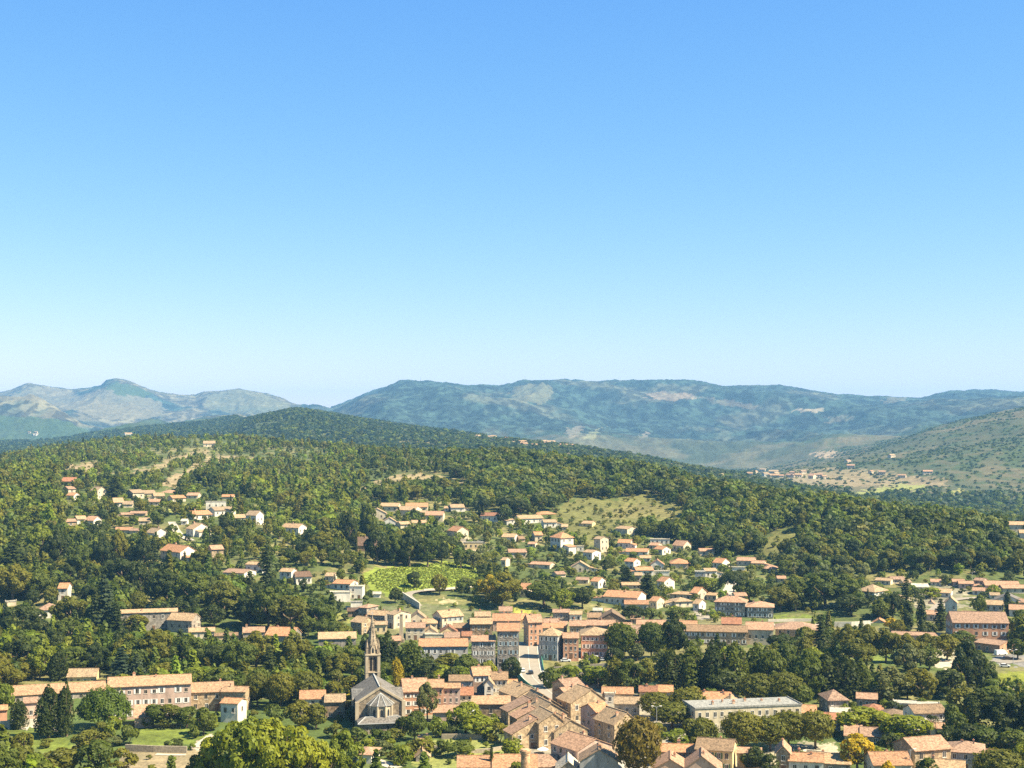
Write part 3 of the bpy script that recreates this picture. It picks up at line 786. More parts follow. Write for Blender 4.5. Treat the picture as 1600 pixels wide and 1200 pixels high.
HOUSE_DATA = """
171 297 - 1056 1071 1122 ptp 310 sh=w ch=2 n=factory c=factory door=0 | the pink factory | long pink three storey factory with pale tiled roof at lower left of town
297 364 - 1066 1081 1110 ptt 24 ch=1 | | lower stone wing joined to the right end of the pink factory
346 383 392 1073 1081 1112 ptt 13 ch=1 d=8 vis=1100 | the factory end block | narrow end block with white right gable beyond the stone factory wing
345 371 385 1091 1099 1121 pow 12 ch=0 d=7 Y=468 | | small white house with pink orange roof below the factory end block
211 240 - 1101 1121 1130 mkp 00 ch=0 Y=462 n=annex | | lean-to annex with one pink sloping roof against the pink factory
17 162 - 1068 1083 1108 ptg 210 ch=0 Y=508 n=workshop c=workshop vis=1084 | the long grey hall | very long low grey hall with pale tiled roof behind the dark conifers
106 149 156 1045 1057 1072 pcy 14 ch=0 Y=545 d=8 | | cream house with four dark windows behind the long grey hall
-28 10 - 1103 1110 1134 pos 11 ch=0 | | orange roofed house cut by the left edge beside the white courtyard wall
38 58 - 1090 1098 1130 mkp 11 ch=0 vis=1095 | | pink walled shed between the dark conifers at lower left
190 276 - 952 957 985 mcg 26 ch=1 vis=985 n=barn c=barn | the long stone barn | very long grey stone barn with flat pale roof under the wooded left hill
262 299 314 958 969 988 pcg 13 ch=1 d=9 | | tan roofed stone house with white right end, joined to the long stone barn
296 335 - 981 987 998 pcc 14 ch=0 | | low cream house just below the right end of the long stone barn
336 377 - 989 993 999 pbt 05 ch=0 | | long low brown roofed outbuilding between the barn and the orange roofed row
380 413 - 980 988 1000 pkg 13 ch=1 | | grey fronted house with pinkish roof, left half of the pair above the woods
415 457 471 980 993 1006 pog 15 ch=1 d=11 | the orange roofed row | orange roofed long house with pale right gable above the riverside woods
498 556 - 988 998 1012 mcg 03 ch=0 vis=1006 n=shed c=shed | | long shed with one yellowish sloping roof left of the spire tip
91 105 112 911 919 938 pow 21 ch=0 vis=930 | | tall small house with orange roof among dark trees at far left
60 89 93 942 952 966 hkw 12 ch=0 vis=960 | | pink hip roofed house half hidden by trees near the left edge
9 25 - 938 940 947 fwc 00 ch=0 n=shed c=shed | | tiny pale flat roofed shed in the woods at the left edge
251 281 306 851 861 878 pow 23 ch=1 d=9 | the big white gabled house | big white house with orange roof and bright gable on the left hillside
331 349 325 852 858 876 pkt 21 ch=0 d=8 | | square tan stone house right of the big white gabled house
228 241 261 825 832 843 pcw 12 ch=1 d=9 | | white house with tan roof above the big white gabled house
179 204 - 824 828 833 poc 13 ch=0 | | long low orange roofed bungalow left of a white house on the left hill
203 216 - 826 829 834 pkc 11 ch=0 | | short pinkish bungalow wing beside the long low orange bungalow
291 302 328 817 826 838 pcw 12 ch=1 d=11 | | white villa with tan roof and shaded balcony right of the steep lane
322 353 - 783 784 796 fww 13 ch=0 d=7 | the white cube villa | white flat roofed cube villa highest on the left hillside
336 368 - 792 797 806 pcw 14 ch=0 | | white tan roofed house just below the white cube villa
303 331 - 798 804 812 pow 13 ch=1 | | white house with orange roof left below the white cube villa
364 385 - 804 809 816 pcw 12 ch=0 | | small white house below the right end of the white cube villa
384 400 412 798 805 819 pcw 12 ch=0 d=9 | | bright white gabled house at the right end of the left hillside village
96 115 - 746 752 758 prp 02 ch=0 | | red roofed house in trees near the top left of the hillside
104 115 124 770 774 781 pow 11 ch=0 d=8 | | tiny bright white house with orange roof on the upper left hill
142 152 165 757 766 780 pcc 22 ch=0 d=8 | | two storey cream house beside the big dark tree on the upper left hill
208 225 - 765 770 779 pcc 12 ch=0 | | leftmost cream house of the hilltop cluster
222 243 - 766 771 780 pcc 12 ch=0 Y=1085 | | second cream house in the hilltop cluster
241 257 - 770 775 782 pcc 11 ch=0 | | darker fronted house in the middle of the hilltop cluster
247 272 - 765 770 778 hkc 12 ch=0 Y=1110 | | rightmost hip roofed cream house of the hilltop cluster
232 249 - 780 784 790 pkc 12 ch=0 | | low pinkish house just below the hilltop cluster
270 290 - 774 778 784 poc 12 ch=0 | | orange roofed bungalow right of the hilltop cluster
178 193 - 778 785 792 pcw 11 ch=0 | | whitish gabled house below the two storey cream house
192 207 - 783 788 793 pcc 11 ch=0 | | cream house between the hilltop cluster and the long bungalow
190 208 - 801 804 809 pkt 02 ch=0 | | flat looking pinkish roof left half among the hillside pines
203 227 - 799 802 807 pkt 02 ch=0 | | long low pinkish roof among the hillside pines
121 135 - 806 811 819 pcw 11 ch=0 | | left half of a pale double house on the left hill
133 146 158 805 813 823 pkw 12 ch=0 d=8 | | right half of a pale double house with pink roof on the left hill
347 365 - 773 776 781 poc 02 ch=0 | | orange roof alone above the white cube villa
318 336 - 689 693 699 pcc 12 ch=0 | | pinkish house alone near the crest of the wooded left hill
196 207 - 676 678 682 pcw 01 ch=0 | | tiny pale house on the skyline of the left hill
440 466 479 818 824 834 pcw 13 ch=1 d=9 | the lone white house | white house with tan roof alone among trees left of centre
558 588 - 839 852 862 pdb 03 ch=1 vis=855 | the dark roofed house | dark brown roofed house sunk in trees beside a thin cypress
437 455 464 888 893 912 pcw 22 ch=0 d=7 | the white two storey villa | white two storey villa on a terrace above the dark wood
463 487 - 893 901 913 pdw 13 ch=0 | | white lower wing with dark brown roof right of the white villa
349 381 400 889 895 907 pkw 14 ch=0 d=12 | | long white house with pinkish roof and shaded front left of the white villa
384 403 414 878 882 895 pcw 12 ch=0 d=8 | | bright white house behind the long pinkish roofed white house
520 547 560 906 912 922 pow 13 ch=0 d=10 | | red orange roofed house directly behind the white modern cubes
516 547 - 925 926 941 fww 12 ch=0 d=7 | the white modern cubes | left one of two white modern flat roofed cubes on the slope
546 566 570 916 917 937 fww 22 ch=0 d=7 | | right and taller one of two white modern flat roofed cubes
548 566 - 940 941 953 fww 00 ch=0 n=terrace_wall c=terrace d=4 | | plain white terrace block below the white modern cubes
594 622 - 786 791 799 pcc 13 ch=0 | | cream house at the upper left of the centre hillside row
576 603 - 795 802 812 gcc 12 ch=0 d=11 | | cream gable house leftmost in the centre hillside row
634 668 - 786 792 799 poc 14 ch=0 | | long orange roofed villa topmost in the centre hillside row
620 647 - 791 797 807 pcc 13 ch=0 Y=1010 | | cream villa in the middle of the centre hillside row
664 692 - 799 805 814 pkc 13 ch=0 | | pink roofed villa at the right end of the centre hillside row
600 617 - 809 814 822 gcw 11 ch=0 d=8 | | small white gable below the left end of the centre hillside row
644 666 - 813 817 825 pcw 12 ch=0 | | pale house below the middle of the centre hillside row
626 641 - 815 819 826 pcc 11 ch=0 | | little cream house left of a pale house in centre hillside
705 726 - 788 793 800 pcw 12 ch=0 | | pale house between dark trees below the dry clearing
751 778 - 801 806 815 prw 13 ch=0 | the red roofed villa | white villa with red roof beside two dark cypresses
700 714 732 822 829 840 poc 12 ch=1 d=9 | | cream house with orange roof above the curving garden wall
724 755 - 845 848 859 fwy 14 ch=0 d=6 | | long sunlit yellow flat roofed house above the vineyard
812 849 - 805 810 818 pcw 14 ch=0 | the big hillside villa | wide white villa, left front part, under the dry terraces
840 869 - 799 803 813 hoc 13 ch=0 Y=1030 | | orange hip roofed rear part of the wide villa under the terraces
850 870 - 812 816 825 pcw 12 ch=0 | | right lower wing of the wide villa under the terraces
860 876 896 831 839 860 how 23 ch=1 d=10 sh=b | the tall white villa | tall white villa with red orange hip roof and balconies
911 925 939 859 863 874 pcw 12 ch=0 d=9 | | white pale roofed house right of the tall white villa
928 938 951 838 842 862 pcc 21 ch=0 d=8 | | tower-like cream house right of the tall white villa
922 940 - 842 848 857 gcc 11 ch=0 d=8 Y=960 | | low gable attached left of the tower-like cream house
965 985 - 843 848 857 pow 12 ch=0 | | small orange roofed house right of the tower-like cream house
962 980 996 822 826 836 pcc 12 ch=0 d=10 | | long pale house at the foot of the dry terraces
1016 1046 - 840 843 850 fww 14 ch=0 d=7 | the white flat villa | white modern flat roofed villa below the wooded ridge
1051 1068 1080 844 852 862 pkc 13 ch=0 d=9 | | pink roofed cream house right of the white flat villa
978 1012 - 857 862 868 pow 13 ch=0 | | long low orange roofed house below the pale house of the terraces
1022 1035 1048 853 858 866 pow 12 ch=0 d=8 | | white gabled house with orange roof below the white flat villa
976 990 1001 872 877 889 pow 22 ch=0 d=7 sh=b | | bright white and blue fronted two storey house in the suburb
1017 1037 - 875 882 891 gow 12 ch=0 d=8 | | white gable fronted house with orange roof in the suburb centre
1048 1074 - 872 880 888 hoc 02 ch=0 | | orange hip roofed bungalow in the suburb centre
1114 1128 1140 872 879 888 pow 12 ch=0 d=9 | | white orange roofed house in front of the ridge wood
1151 1178 - 871 876 884 pkc 13 ch=0 | | left part of the long pink roofed row under the ridge wood
1174 1194 - 876 880 888 pkc 12 ch=0 | | right part of the long pink roofed row under the ridge wood
893 920 - 878 886 894 gcc 13 ch=0 d=9 | | cream gable fronted house with three windows in the suburb
828 859 - 878 882 888 pkc 13 ch=0 | | long low pink house in trees below the tall white villa
795 823 - 858 863 872 pkc 14 ch=0 | | pinkish long house at the left of the suburb, by the hedges
994 1021 - 886 891 899 pow 13 ch=0 | | orange roofed house under the bright white and blue house
1027 1038 1054 901 908 921 pow 22 ch=0 d=8 | the orange roofed white house | white two storey house with vivid orange roof in mid suburb
1086 1102 - 893 894 906 fwu 22 ch=0 d=7 | | pale grey modern cube house in the right suburb
1102 1120 - 888 892 903 pcw 12 ch=0 | | white house joined right of the pale grey modern cube
923 935 947 902 908 919 pow 12 ch=0 d=8 | | white orange roofed house hidden behind a dark conifer
943 996 - 923 933 946 pow 16 ch=1 vis=945 | the long white house | long white house with pale orange roof above the town
976 1013 - 938 944 955 poc 14 ch=0 | | orange roofed cream house in front of the long white house
1015 1026 1038 932 939 951 poc 12 ch=0 d=9 | | orange gabled house right of the long white house
1050 1081 - 924 928 938 hcc 13 ch=0 | | tan hip roofed house above the two grey apartment blocks
1056 1082 - 933 939 949 hcc 12 ch=0 | | second tan hip roofed house nearer the grey apartment blocks
1079 1090 1104 917 926 939 poc 22 ch=0 d=9 | | orange roofed cream house left of the pale lane
1083 1092 1103 936 943 954 pcw 11 ch=0 d=7 | | little white house with greyish roof beside the pale yard
1117 1164 1168 931 940 963 hkg 36 ch=1 n=apartment_block c=apartments sh=w d=11 door=0 | the left apartment block | left grey apartment block of three floors with pink hip roof
1167 1208 - 939 948 966 hkg 25 ch=1 n=apartment_block c=apartments sh=w door=0 | the right apartment block | right lower grey apartment block with pink hip roof
812 826 833 909 920 934 poc 12 ch=0 d=8 | | orange roofed house partly behind trees right of the vineyard
900 919 - 902 906 912 pkc 12 ch=0 | | pink low house in the trees above the town
972 998 - 910 914 920 pcc 12 ch=0 | | low tan roofed house below the conifers of the suburb
992 1003 - 895 899 911 mcc 11 ch=0 | | narrow cream house between conifers of the suburb
1340 1366 1386 912 923 938 hcw 23 ch=0 d=13 sh=b | the big white mansion | big white square mansion with pale hip roof at right
1368 1391 - 903 907 914 pcc 13 ch=0 | | pale roofed house behind the big white mansion
1394 1414 - 901 905 912 pkc 12 ch=0 | | pink roofed house right behind the big white mansion
1427 1451 - 912 917 924 pww 13 ch=0 | | white roofed low house on the right plain
1463 1485 - 920 926 933 pcw 12 ch=0 | | white house behind the yellow green trees on the right plain
1489 1507 - 905 909 916 pkp 12 ch=0 | | pink roofed house under the wood edge at right
1499 1521 - 908 912 919 pkp 12 ch=0 Y=795 | | second pink roofed house under the wood edge at right
1541 1592 - 908 915 923 pkc 16 ch=0 | | very long pink roofed building under the wood at far right
1568 1604 - 914 919 927 pkc 13 ch=0 | | pink roofed house cut by the right edge under the wood
1520 1538 - 918 923 930 pkw 12 ch=0 | | pale pink roofed house by the junction on the right plain
1556 1593 - 930 938 947 gsw 12 ch=0 d=12 | | wide grey gabled warehouse on the right plain
1540 1567 - 938 945 955 pcw 13 ch=0 | | sunlit cream roofed house left below the grey warehouse
1578 1612 - 945 953 964 pkw 13 ch=0 | | pink roofed house at the right edge below the grey warehouse
1477 1495 - 934 942 957 gcw 12 ch=0 d=9 | | bright white gabled house above the big brick hall
1446 1465 - 940 948 960 gkw 12 ch=0 d=9 Y=745 | | pink gabled house behind the tall cypresses
1428 1446 - 945 953 966 mcc 12 ch=0 Y=740 | | pale side roofed house left behind the tall cypresses
1492 1513 - 943 950 959 pot 12 ch=0 Y=748 | | orange roof just behind the big brick hall
1447 1463 - 954 960 970 pkp 11 ch=0 | | small pink roof right of the tall cypresses
1491 1574 1482 956 973 1007 pks 36 ch=0 n=school c=school sh=w d=14 door=0 yaw=14 | the big brick hall | big salmon brick hall with rows of white arched windows at right
1524 1561 1583 999 1006 1021 pks 13 ch=0 d=12 Y=612 | | low salmon annex in front of the big brick hall
1361 1387 - 968 975 983 goc 11 ch=0 d=8 Y=690 | | little orange gabled house beside the yellow bush by the road
1395 1476 - 988 993 1004 pkp 03 ch=0 vis=995 | | long low pink roof behind the promenade plane trees
1212 1276 - 971 983 1004 hkt 25 ch=0 vis=990 | the tan hip roofed house | big tan house with pink hip roof beside the dark cedar
1561 1573 - 793 795 798 pcw 01 ch=0 | | tiny pale house in the valley beyond the ridge at far right
1580 1591 - 806 809 815 pcw 01 ch=0 | | tiny white house above the right end of the wooded ridge
1573 1602 - 815 820 831 pcc 13 ch=0 | | cream house at the right edge where the ridge wood ends
1594 1612 - 828 833 842 pcw 11 ch=0 | | white house half cut by the right edge at the ridge end
560 573 591 943 949 965 hkg 22 ch=0 d=10 | | pink hip roofed house topmost at the left of the town
574 601 613 954 961 974 pcg 13 ch=1 d=8 | | tan roofed grey house behind the spire tip
543 560 - 950 955 964 pdb 02 ch=0 | | dark stone shed at the upper left corner of the town
548 565 586 963 972 990 pct 22 ch=1 d=9 | | tall tan house just left of the spire
586 605 - 971 976 991 pcy 12 ch=0 | | small yellowish house just right of the spire
605 615 642 953 960 981 pcc 23 ch=1 d=10 | | tall cream house with bright right front above the pale chimney
641 665 - 957 966 977 gcc 12 ch=0 d=9 | | cream gable house right of the tall cream house
634 664 - 973 981 1000 pkc 23 ch=1 | | pinkish roofed house with shaded front right of the pale chimney
660 683 - 967 974 985 pcc 12 ch=1 | | tan roofed cream house above the orange roofed warehouse
662 683 - 981 988 999 gcc 12 ch=0 d=8 | | white gable wall right above the orange roofed warehouse
691 724 676 953 963 982 pcc 24 ch=1 d=9 sh=b | the cream corner house | big cream house with blue grey shutters above the town
689 714 - 979 987 1000 gry 12 ch=1 d=8 | | red roofed gable house above the orange roofed warehouse
708 736 - 974 981 995 pbb 13 ch=0 | | dark brown stone house in the middle of the town
655 731 - 998 1010 1026 pou 18 ch=0 n=warehouse c=warehouse sh=w door=0 | the orange roofed warehouse | long warehouse with vivid orange roof and blue grey wall above the river
735 769 - 966 975 1000 pcb 24 ch=1 | | dark fronted house with tan roof behind the arched house
737 774 - 993 1002 1039 pkg 36 ch=1 sh=w ar=3 door=0 | the arched riverside house | tall grey stone house with dark arches at its foot by the river
770 813 - 959 970 987 pop 24 ch=2 | | broad orange roofed house left of the bridge head
777 811 - 974 986 1039 pog 44 ch=1 sh=b ar=2 door=0 | the riverside tower house | tall grey green house with four window rows left of the bridge
826 848 818 957 972 1011 pks 43 ch=1 d=9 | the cream tower house | tall narrow cream house facing the far end of the bridge
795 823 - 959 968 987 poy 23 ch=1 Y=668 | | orange roofed house behind the riverside tower house
842 871 881 980 992 1032 hcu 34 ch=1 d=9 sh=w | the bridge corner house | tall grey fronted corner house with lit right gable at the bridge head
846 881 - 974 981 995 poc 13 ch=1 Y=655 | | tan roofed house directly behind the bridge corner house
908 950 - 979 992 1028 hcs 36 ch=1 n=hotel c=hotel sh=w | the salmon hotel | salmon four storey hotel with white shutters beside clipped plane trees
880 904 - 989 997 1029 pks 33 ch=0 Y=590 | | pink wing with open balconies left of the salmon hotel
864 890 - 952 957 970 pkg 13 ch=1 | | grey fronted pink roofed house above the salmon hotel, left one
890 909 - 955 960 972 pcw 12 ch=0 | | white loggia house above the salmon hotel
918 939 - 958 965 973 mbt 01 ch=0 n=shed c=shed | | greyish brown shed roof above the salmon hotel
936 976 - 957 968 978 gbb 11 ch=0 d=13 | | broad brown gabled barn roof above the clipped plane trees
915 961 - 969 977 988 pkg 13 ch=1 | | long pink roof close behind the salmon hotel
953 987 - 973 980 994 pkg 13 ch=0 | | pinkish roof behind the first clipped plane tree
995 1040 - 969 976 990 pkb 13 ch=1 | | brownish pink roofed house above the second clipped plane tree
988 1011 - 978 990 1006 mks 12 ch=0 | | pink roof and wall between the two clipped plane trees
1062 1089 - 970 978 988 poc 12 ch=0 | | orange roof behind the left end of the long tan mill
1070 1167 - 977 987 1007 pbt 212 ch=0 n=mill c=mill sh=w door=0 | the long tan mill | very long tan stone mill with brown roof right of the clipped trees
1128 1158 - 965 975 984 prb 02 ch=1 | | red roofed dark house behind the long tan mill
1166 1208 - 972 984 1007 pkc 14 ch=1 | the cream mill house | cream house with pink roof joined right of the long tan mill
469 508 - 1079 1092 1118 poc 23 ch=0 | the presbytery | cream house with bright orange roof left of the church
508 539 - 1085 1097 1122 pcb 22 ch=0 | | brown stone house with tan roof between orange roofed house and church
557 580 594 1168 1178 1194 hkw 00 ch=0 d=9 Y=412 | | small white cottage with pink hip roof at the bottom edge
631 669 625 1060 1080 1118 pks 33 ch=1 d=12 sh=w | the pink house by church | large pinkish house with white shutters right of the church
668 693 - 1062 1074 1116 pts 33 ch=1 | | middle pinkish row house behind the slender grey tree
690 719 - 1068 1075 1113 ptp 33 ch=0 | | row house with open roof loggia right of the slender tree
676 716 - 1103 1113 1124 mkp 00 ch=0 Y=470 n=terrace c=terrace | | orange tiled terrace roof in front of the loggia house
719 739 - 1074 1086 1105 prc 22 ch=1 | | narrow house with orange red lean roof beside the loggia house
702 738 - 1055 1064 1085 pbu 13 ch=0 | | brown roofed house behind the loggia house
740 768 734 1042 1055 1082 ptl 23 ch=1 d=9 sh=w | the lavender house | lavender walled tall house left of the bridge ramp
768 793 - 1050 1062 1095 pbc 33 ch=1 sh=w | | brown roofed house with white shutters joined to the lavender house
740 757 - 1067 1091 1098 mdb 00 ch=0 Y=505 | | steep dark brown roof between the lavender house and awning house
757 771 - 1062 1070 1094 gcw 21 ch=0 d=7 Y=500 | | narrow white gable between dark steep roof and shuttered house
738 797 - 1088 1100 1122 mtb 13 ch=0 | the awning house | dark stone house with long tan roof and white awning
790 808 - 1062 1071 1094 poc 12 ch=0 Y=510 | | small orange roof touching the bridge ramp
715 769 - 1181 1199 1226 pow 12 ch=0 Y=394 | the bottom orange roof | wide orange roofed house at the bottom edge, left of the tall cypress
770 839 - 1179 1203 1226 pow 12 ch=0 Y=392 | | wide orange roofed house at the bottom edge, behind the brick chimney
650 671 - 1174 1182 1194 gcg 00 ch=0 d=6 Y=415 n=shed c=shed | | small grey stone shed with gable in the terraced gardens
808 848 798 1075 1087 1112 gct 22 ch=1 d=14 yaw=28 ro=.6 | the ramp house | tan gabled house at the top of the village row beside the ramp
832 876 825 1086 1104 1131 gcb 22 ch=1 d=11 yaw=22 ro=.4 | | narrow stone gable by the street, second in the left village row
794 833 787 1094 1110 1132 gkt 22 ch=1 d=6.5 yaw=22 ro=.93 | | long left roof of the second step in the left village row
838 886 831 1099 1115 1146 gct 22 ch=2 d=11 yaw=22 ro=.5 | | pale stone gable by the street, third in the left village row
808 839 801 1108 1121 1147 gkb 21 ch=1 d=6.5 yaw=22 ro=.93 | | dark fronted lean roof left of the third gable in the village row
842 880 836 1115 1128 1170 gct 22 ch=1 d=11 yaw=22 ro=.6 | | stone gable by the street, fourth in the left village row
800 843 793 1124 1145 1171 gkt 22 ch=1 d=6.5 yaw=22 ro=.93 | | long pink left roof of the fourth step in the left village row
866 918 858 1125 1141 1168 gct 23 ch=2 d=11 yaw=24 ro=.5 | | rough stone gable beside the narrow street, fifth in the left village row
846 867 840 1134 1146 1170 gtt 21 ch=1 d=6.5 yaw=24 ro=.9 | | small lean roof left of the fifth gable in the village row
903 958 869 1155 1169 1200 gkp 22 ch=1 d=13 yaw=38 sc=4 | the pink gabled house | pink gabled village house with skylights in its roof
906 966 - 1172 1190 1222 gtu 13 ch=1 d=9 | | grey blue gabled house with three small windows below the pink gable
870 906 - 1190 1205 1228 gwg 00 ch=0 d=10 Y=394 | | pale grey roof at the bottom edge, left of its twin
925 973 - 1189 1204 1228 gwg 00 ch=0 d=10 Y=395 | | pale grey roof at the bottom edge, right of its twin
836 870 - 1180 1198 1215 mkp 01 ch=0 Y=405 | | pink tiled roof with a dark hatch beside the brick chimney
834 853 - 1153 1162 1178 mkt 11 ch=0 Y=432 | | small pink shed roof above the white parasol
884 912 873 1060 1072 1112 pkt 32 ch=1 d=9 yaw=32 | | tall narrow stone house right of the street, nearest the bridge ramp
886 916 877 1073 1085 1118 pkt 32 ch=1 d=9 yaw=32 | | tall stone house right of the street, second from the ramp
892 946 880 1078 1096 1128 gct 23 ch=1 d=10 yaw=28 ro=.6 | the street gable house | broad stone gable house on the right side of the village street
908 941 - 1062 1070 1090 pbt 13 ch=0 Y=530 | | long low brown roof behind the street gable house
932 956 921 1098 1112 1150 pop 32 ch=1 d=9 yaw=35 sc=3 | the vivid orange roof | narrow pinkish house with the most vivid orange roof in the village
946 968 934 1112 1124 1156 pop 22 ch=1 d=8 yaw=35 | | second vivid orange roof, just below the first in the village
960 996 944 1114 1130 1168 gct 32 ch=1 d=11 yaw=35 ro=.55 | | grey stone house with mottled brown roof above the big rusty tree
960 999 - 1089 1100 1120 pcc 13 ch=0 | | cream house with pale roof and balcony right of the village street
941 989 - 1074 1084 1098 pot 13 ch=0 | | low orange roofed house between the street and the riverside trees
945 961 - 1079 1085 1100 fww 11 ch=0 d=5 Y=500 | | small white terrace block beside the low orange roofed house
999 1027 - 1072 1081 1094 prt 12 ch=1 | | red roofed house left of a pair in front of the poplars
1026 1051 - 1071 1081 1094 pot 12 ch=0 | | orange roofed house right of a pair in front of the poplars
1086 1142 - 1081 1093 1108 pow 13 ch=2 | the patchwork roof house | house with red and orange patchwork roof in front of the poplars
1117 1167 - 1093 1105 1114 gcc 02 ch=2 d=12 | | low wide pale pink gable behind the long beige school
1088 1252 1073 1104 1105 1143 fzc 214 ch=6 d=13 n=school c=school door=0 yaw=20 | the long beige building | very long beige flat building with grey roof band behind round plane trees
1250 1275 - 1102 1114 1132 poc 12 ch=0 | | orange roofed end house at the right of the long beige building
1031 1090 - 1163 1175 1198 pot 14 ch=1 | | orange roofed house right of the big rusty tree
1087 1144 1151 1154 1172 1206 pby 24 ch=1 d=10 sh=g vis=1200 | the cream shuttered house | cream yellow house with brown roof, roof terrace and green shutters
1020 1075 - 1187 1203 1228 gkp 02 ch=1 d=11 Y=394 | | pale pink gabled roof at the bottom edge, left of two
1067 1126 - 1182 1204 1228 gkp 02 ch=1 d=11 Y=392 | | pale pink gabled roof at the bottom edge, right of two
1152 1189 - 1169 1177 1204 mkt 01 ch=0 | | plain stone outbuilding wall with narrow pink roof right of the cream shuttered house
1213 1234 - 1166 1177 1208 gkt 21 ch=1 d=9 | | narrow stone gable house by the dark bushes at the bottom
1233 1286 - 1177 1190 1210 pow 13 ch=2 | | house with patched orange roof left of the golden tree
1268 1328 - 1177 1193 1212 pcg 13 ch=2 Y=400 | | pale mottled roof house in front of the golden tree
1295 1325 1280 1077 1093 1117 hkg 23 ch=0 d=11 | the grey stone villa | square grey stone villa with pink hip roof at right
1339 1370 - 1083 1092 1107 pkg 13 ch=0 | | small grey house with pink roof right of the stone villa
1298 1329 - 1106 1114 1124 pww 02 ch=0 | | pale roofed porch house in front of the grey stone villa
1280 1313 - 1114 1124 1142 prg 12 ch=0 | | low dark red roof below the grey stone villa
1350 1379 - 1099 1112 1122 hrb 02 ch=0 vis=1112 | | dark red hip roof above the lime green trees
1375 1416 - 1107 1121 1132 hbg 03 ch=0 vis=1126 | the brown hip roof | broad brown hip roof between two lime green trees
1320 1346 - 1132 1150 1172 mkc 12 ch=0 Y=440 | | pink sloping roof, left half of the house above the golden tree
1345 1391 - 1137 1151 1176 pkg 23 ch=0 Y=438 | the pink roofed balcony house | pink roofed house with white balcony awning right of the golden tree
1366 1424 1350 1175 1195 1218 pow 13 ch=1 d=10 | | orange roofed house at the bottom edge with grey left gable
1397 1466 - 1097 1102 1112 fwu 03 ch=0 d=7 | | long white flat roofed depot behind the brown roofed white house
1430 1478 1412 1101 1114 1143 pbw 23 ch=0 d=9 | the brown roofed white house | white house with brown tiled roof behind two palms
1431 1485 1402 1151 1171 1208 pkt 23 ch=0 d=11 yaw=34 | the dark gable house | big tan house with dark left gable at lower right
1483 1536 - 1157 1175 1206 hku 23 ch=2 | | blue grey house with pink hip roof joined to the dark gable house
1530 1562 - 1171 1178 1194 pot 02 ch=0 | | low orange roof at the right end of the blue grey house
1448 1506 - 1187 1204 1228 pcw 02 ch=1 Y=392 | | pale roof at the bottom edge under the autumn brown tree
1453 1475 - 1129 1138 1150 pkw 11 ch=0 | | small pink roof below the two palms
1497 1508 - 1128 1134 1144 pkp 01 ch=0 vis=1138 | | tiny pink roof deep among the dark trees at right
694 701 - 791 794 799 pcc 11 ch=0 | | AUTO
769 775 - 796 799 804 pkc 01 ch=0 Y=1040 | | AUTO
784 804 - 834 839 847 pcw 12 ch=0 | | AUTO
825 836 - 847 850 855 pkc 11 ch=0 | | AUTO
836 848 - 831 836 846 poc 11 ch=0 | | AUTO
812 820 - 838 842 847 pbt 01 ch=0 | | AUTO
896 912 - 852 854 861 fww 12 ch=0 d=5 | | AUTO
870 884 - 893 897 902 pkc 01 ch=0 | | AUTO
783 790 - 871 875 886 pcc 11 ch=0 | | AUTO
909 925 - 814 818 823 pcy 12 ch=0 | | AUTO
878 887 - 819 823 829 pcy 11 ch=0 | | AUTO
1014 1027 - 848 852 858 pkc 12 ch=0 | | AUTO
1000 1017 - 868 872 878 pcw 12 ch=0 | | AUTO
1021 1046 - 891 893 899 fww 03 ch=0 d=5 | | AUTO
1094 1116 - 857 861 868 pkc 12 ch=0 | | AUTO
909 918 - 907 911 918 pcw 11 ch=0 Y=815 | | AUTO
1104 1119 - 926 930 938 pcc 12 ch=0 | | AUTO
927 941 - 950 954 959 pww 12 ch=0 | | AUTO
945 956 - 951 955 961 pcc 11 ch=0 | | AUTO
986 1001 - 961 967 975 pkt 12 ch=0 | | AUTO
1049 1062 - 958 962 968 pcw 12 ch=0 | | AUTO
1144 1164 - 884 887 892 fww 02 ch=0 d=5 | | AUTO
1195 1214 - 882 888 894 hkc 12 ch=0 | | AUTO
1127 1138 - 900 903 909 pcw 11 ch=0 | | AUTO
1149 1167 - 926 931 939 pkc 12 ch=0 Y=745 | | AUTO
612 626 - 994 1001 1009 pkt 01 ch=0 | | AUTO
695 718 - 988 996 1005 pkt 12 ch=0 | | AUTO
664 694 - 990 992 1003 fwc 03 ch=0 d=5 | | AUTO
722 737 - 987 994 1004 prt 12 ch=0 | | AUTO
718 736 - 979 985 995 pot 12 ch=0 Y=655 | | AUTO
850 874 - 967 974 984 pkc 12 ch=1 Y=672 | | AUTO
872 886 - 971 978 992 pkt 12 ch=1 Y=660 | | AUTO
876 893 - 964 970 982 pkc 12 ch=0 Y=690 | | AUTO
890 915 - 970 978 992 pkt 13 ch=1 Y=650 | | AUTO
780 800 - 948 955 965 pkc 12 ch=0 | | AUTO
742 766 - 956 963 975 pct 12 ch=1 | | AUTO
107 118 - 760 764 770 pkc 11 ch=0 | | AUTO
163 175 - 769 773 778 pcc 11 ch=0 | | AUTO
292 309 - 770 774 779 pkc 12 ch=0 | | AUTO
103 119 - 811 815 823 pkt 11 ch=0 | | AUTO
217 233 - 809 814 820 pcc 12 ch=0 | | AUTO
283 292 - 811 814 820 pww 11 ch=0 | | AUTO
508 521 - 895 900 909 pcc 12 ch=0 | | AUTO
583 595 - 925 928 934 pww 01 ch=0 | | AUTO
1215 1228 - 900 904 910 pkc 11 ch=0 | | AUTO
1412 1424 - 906 910 916 pcc 11 ch=0 | | AUTO
1455 1470 - 905 909 915 pkc 12 ch=0 | | AUTO
1522 1536 - 903 907 913 pkp 12 ch=0 | | AUTO
1548 1562 - 926 930 936 pcw 12 ch=0 | | AUTO
1590 1604 - 936 941 949 pkc 12 ch=0 | | AUTO
1400 1416 - 930 935 943 pcc 12 ch=0 | | AUTO
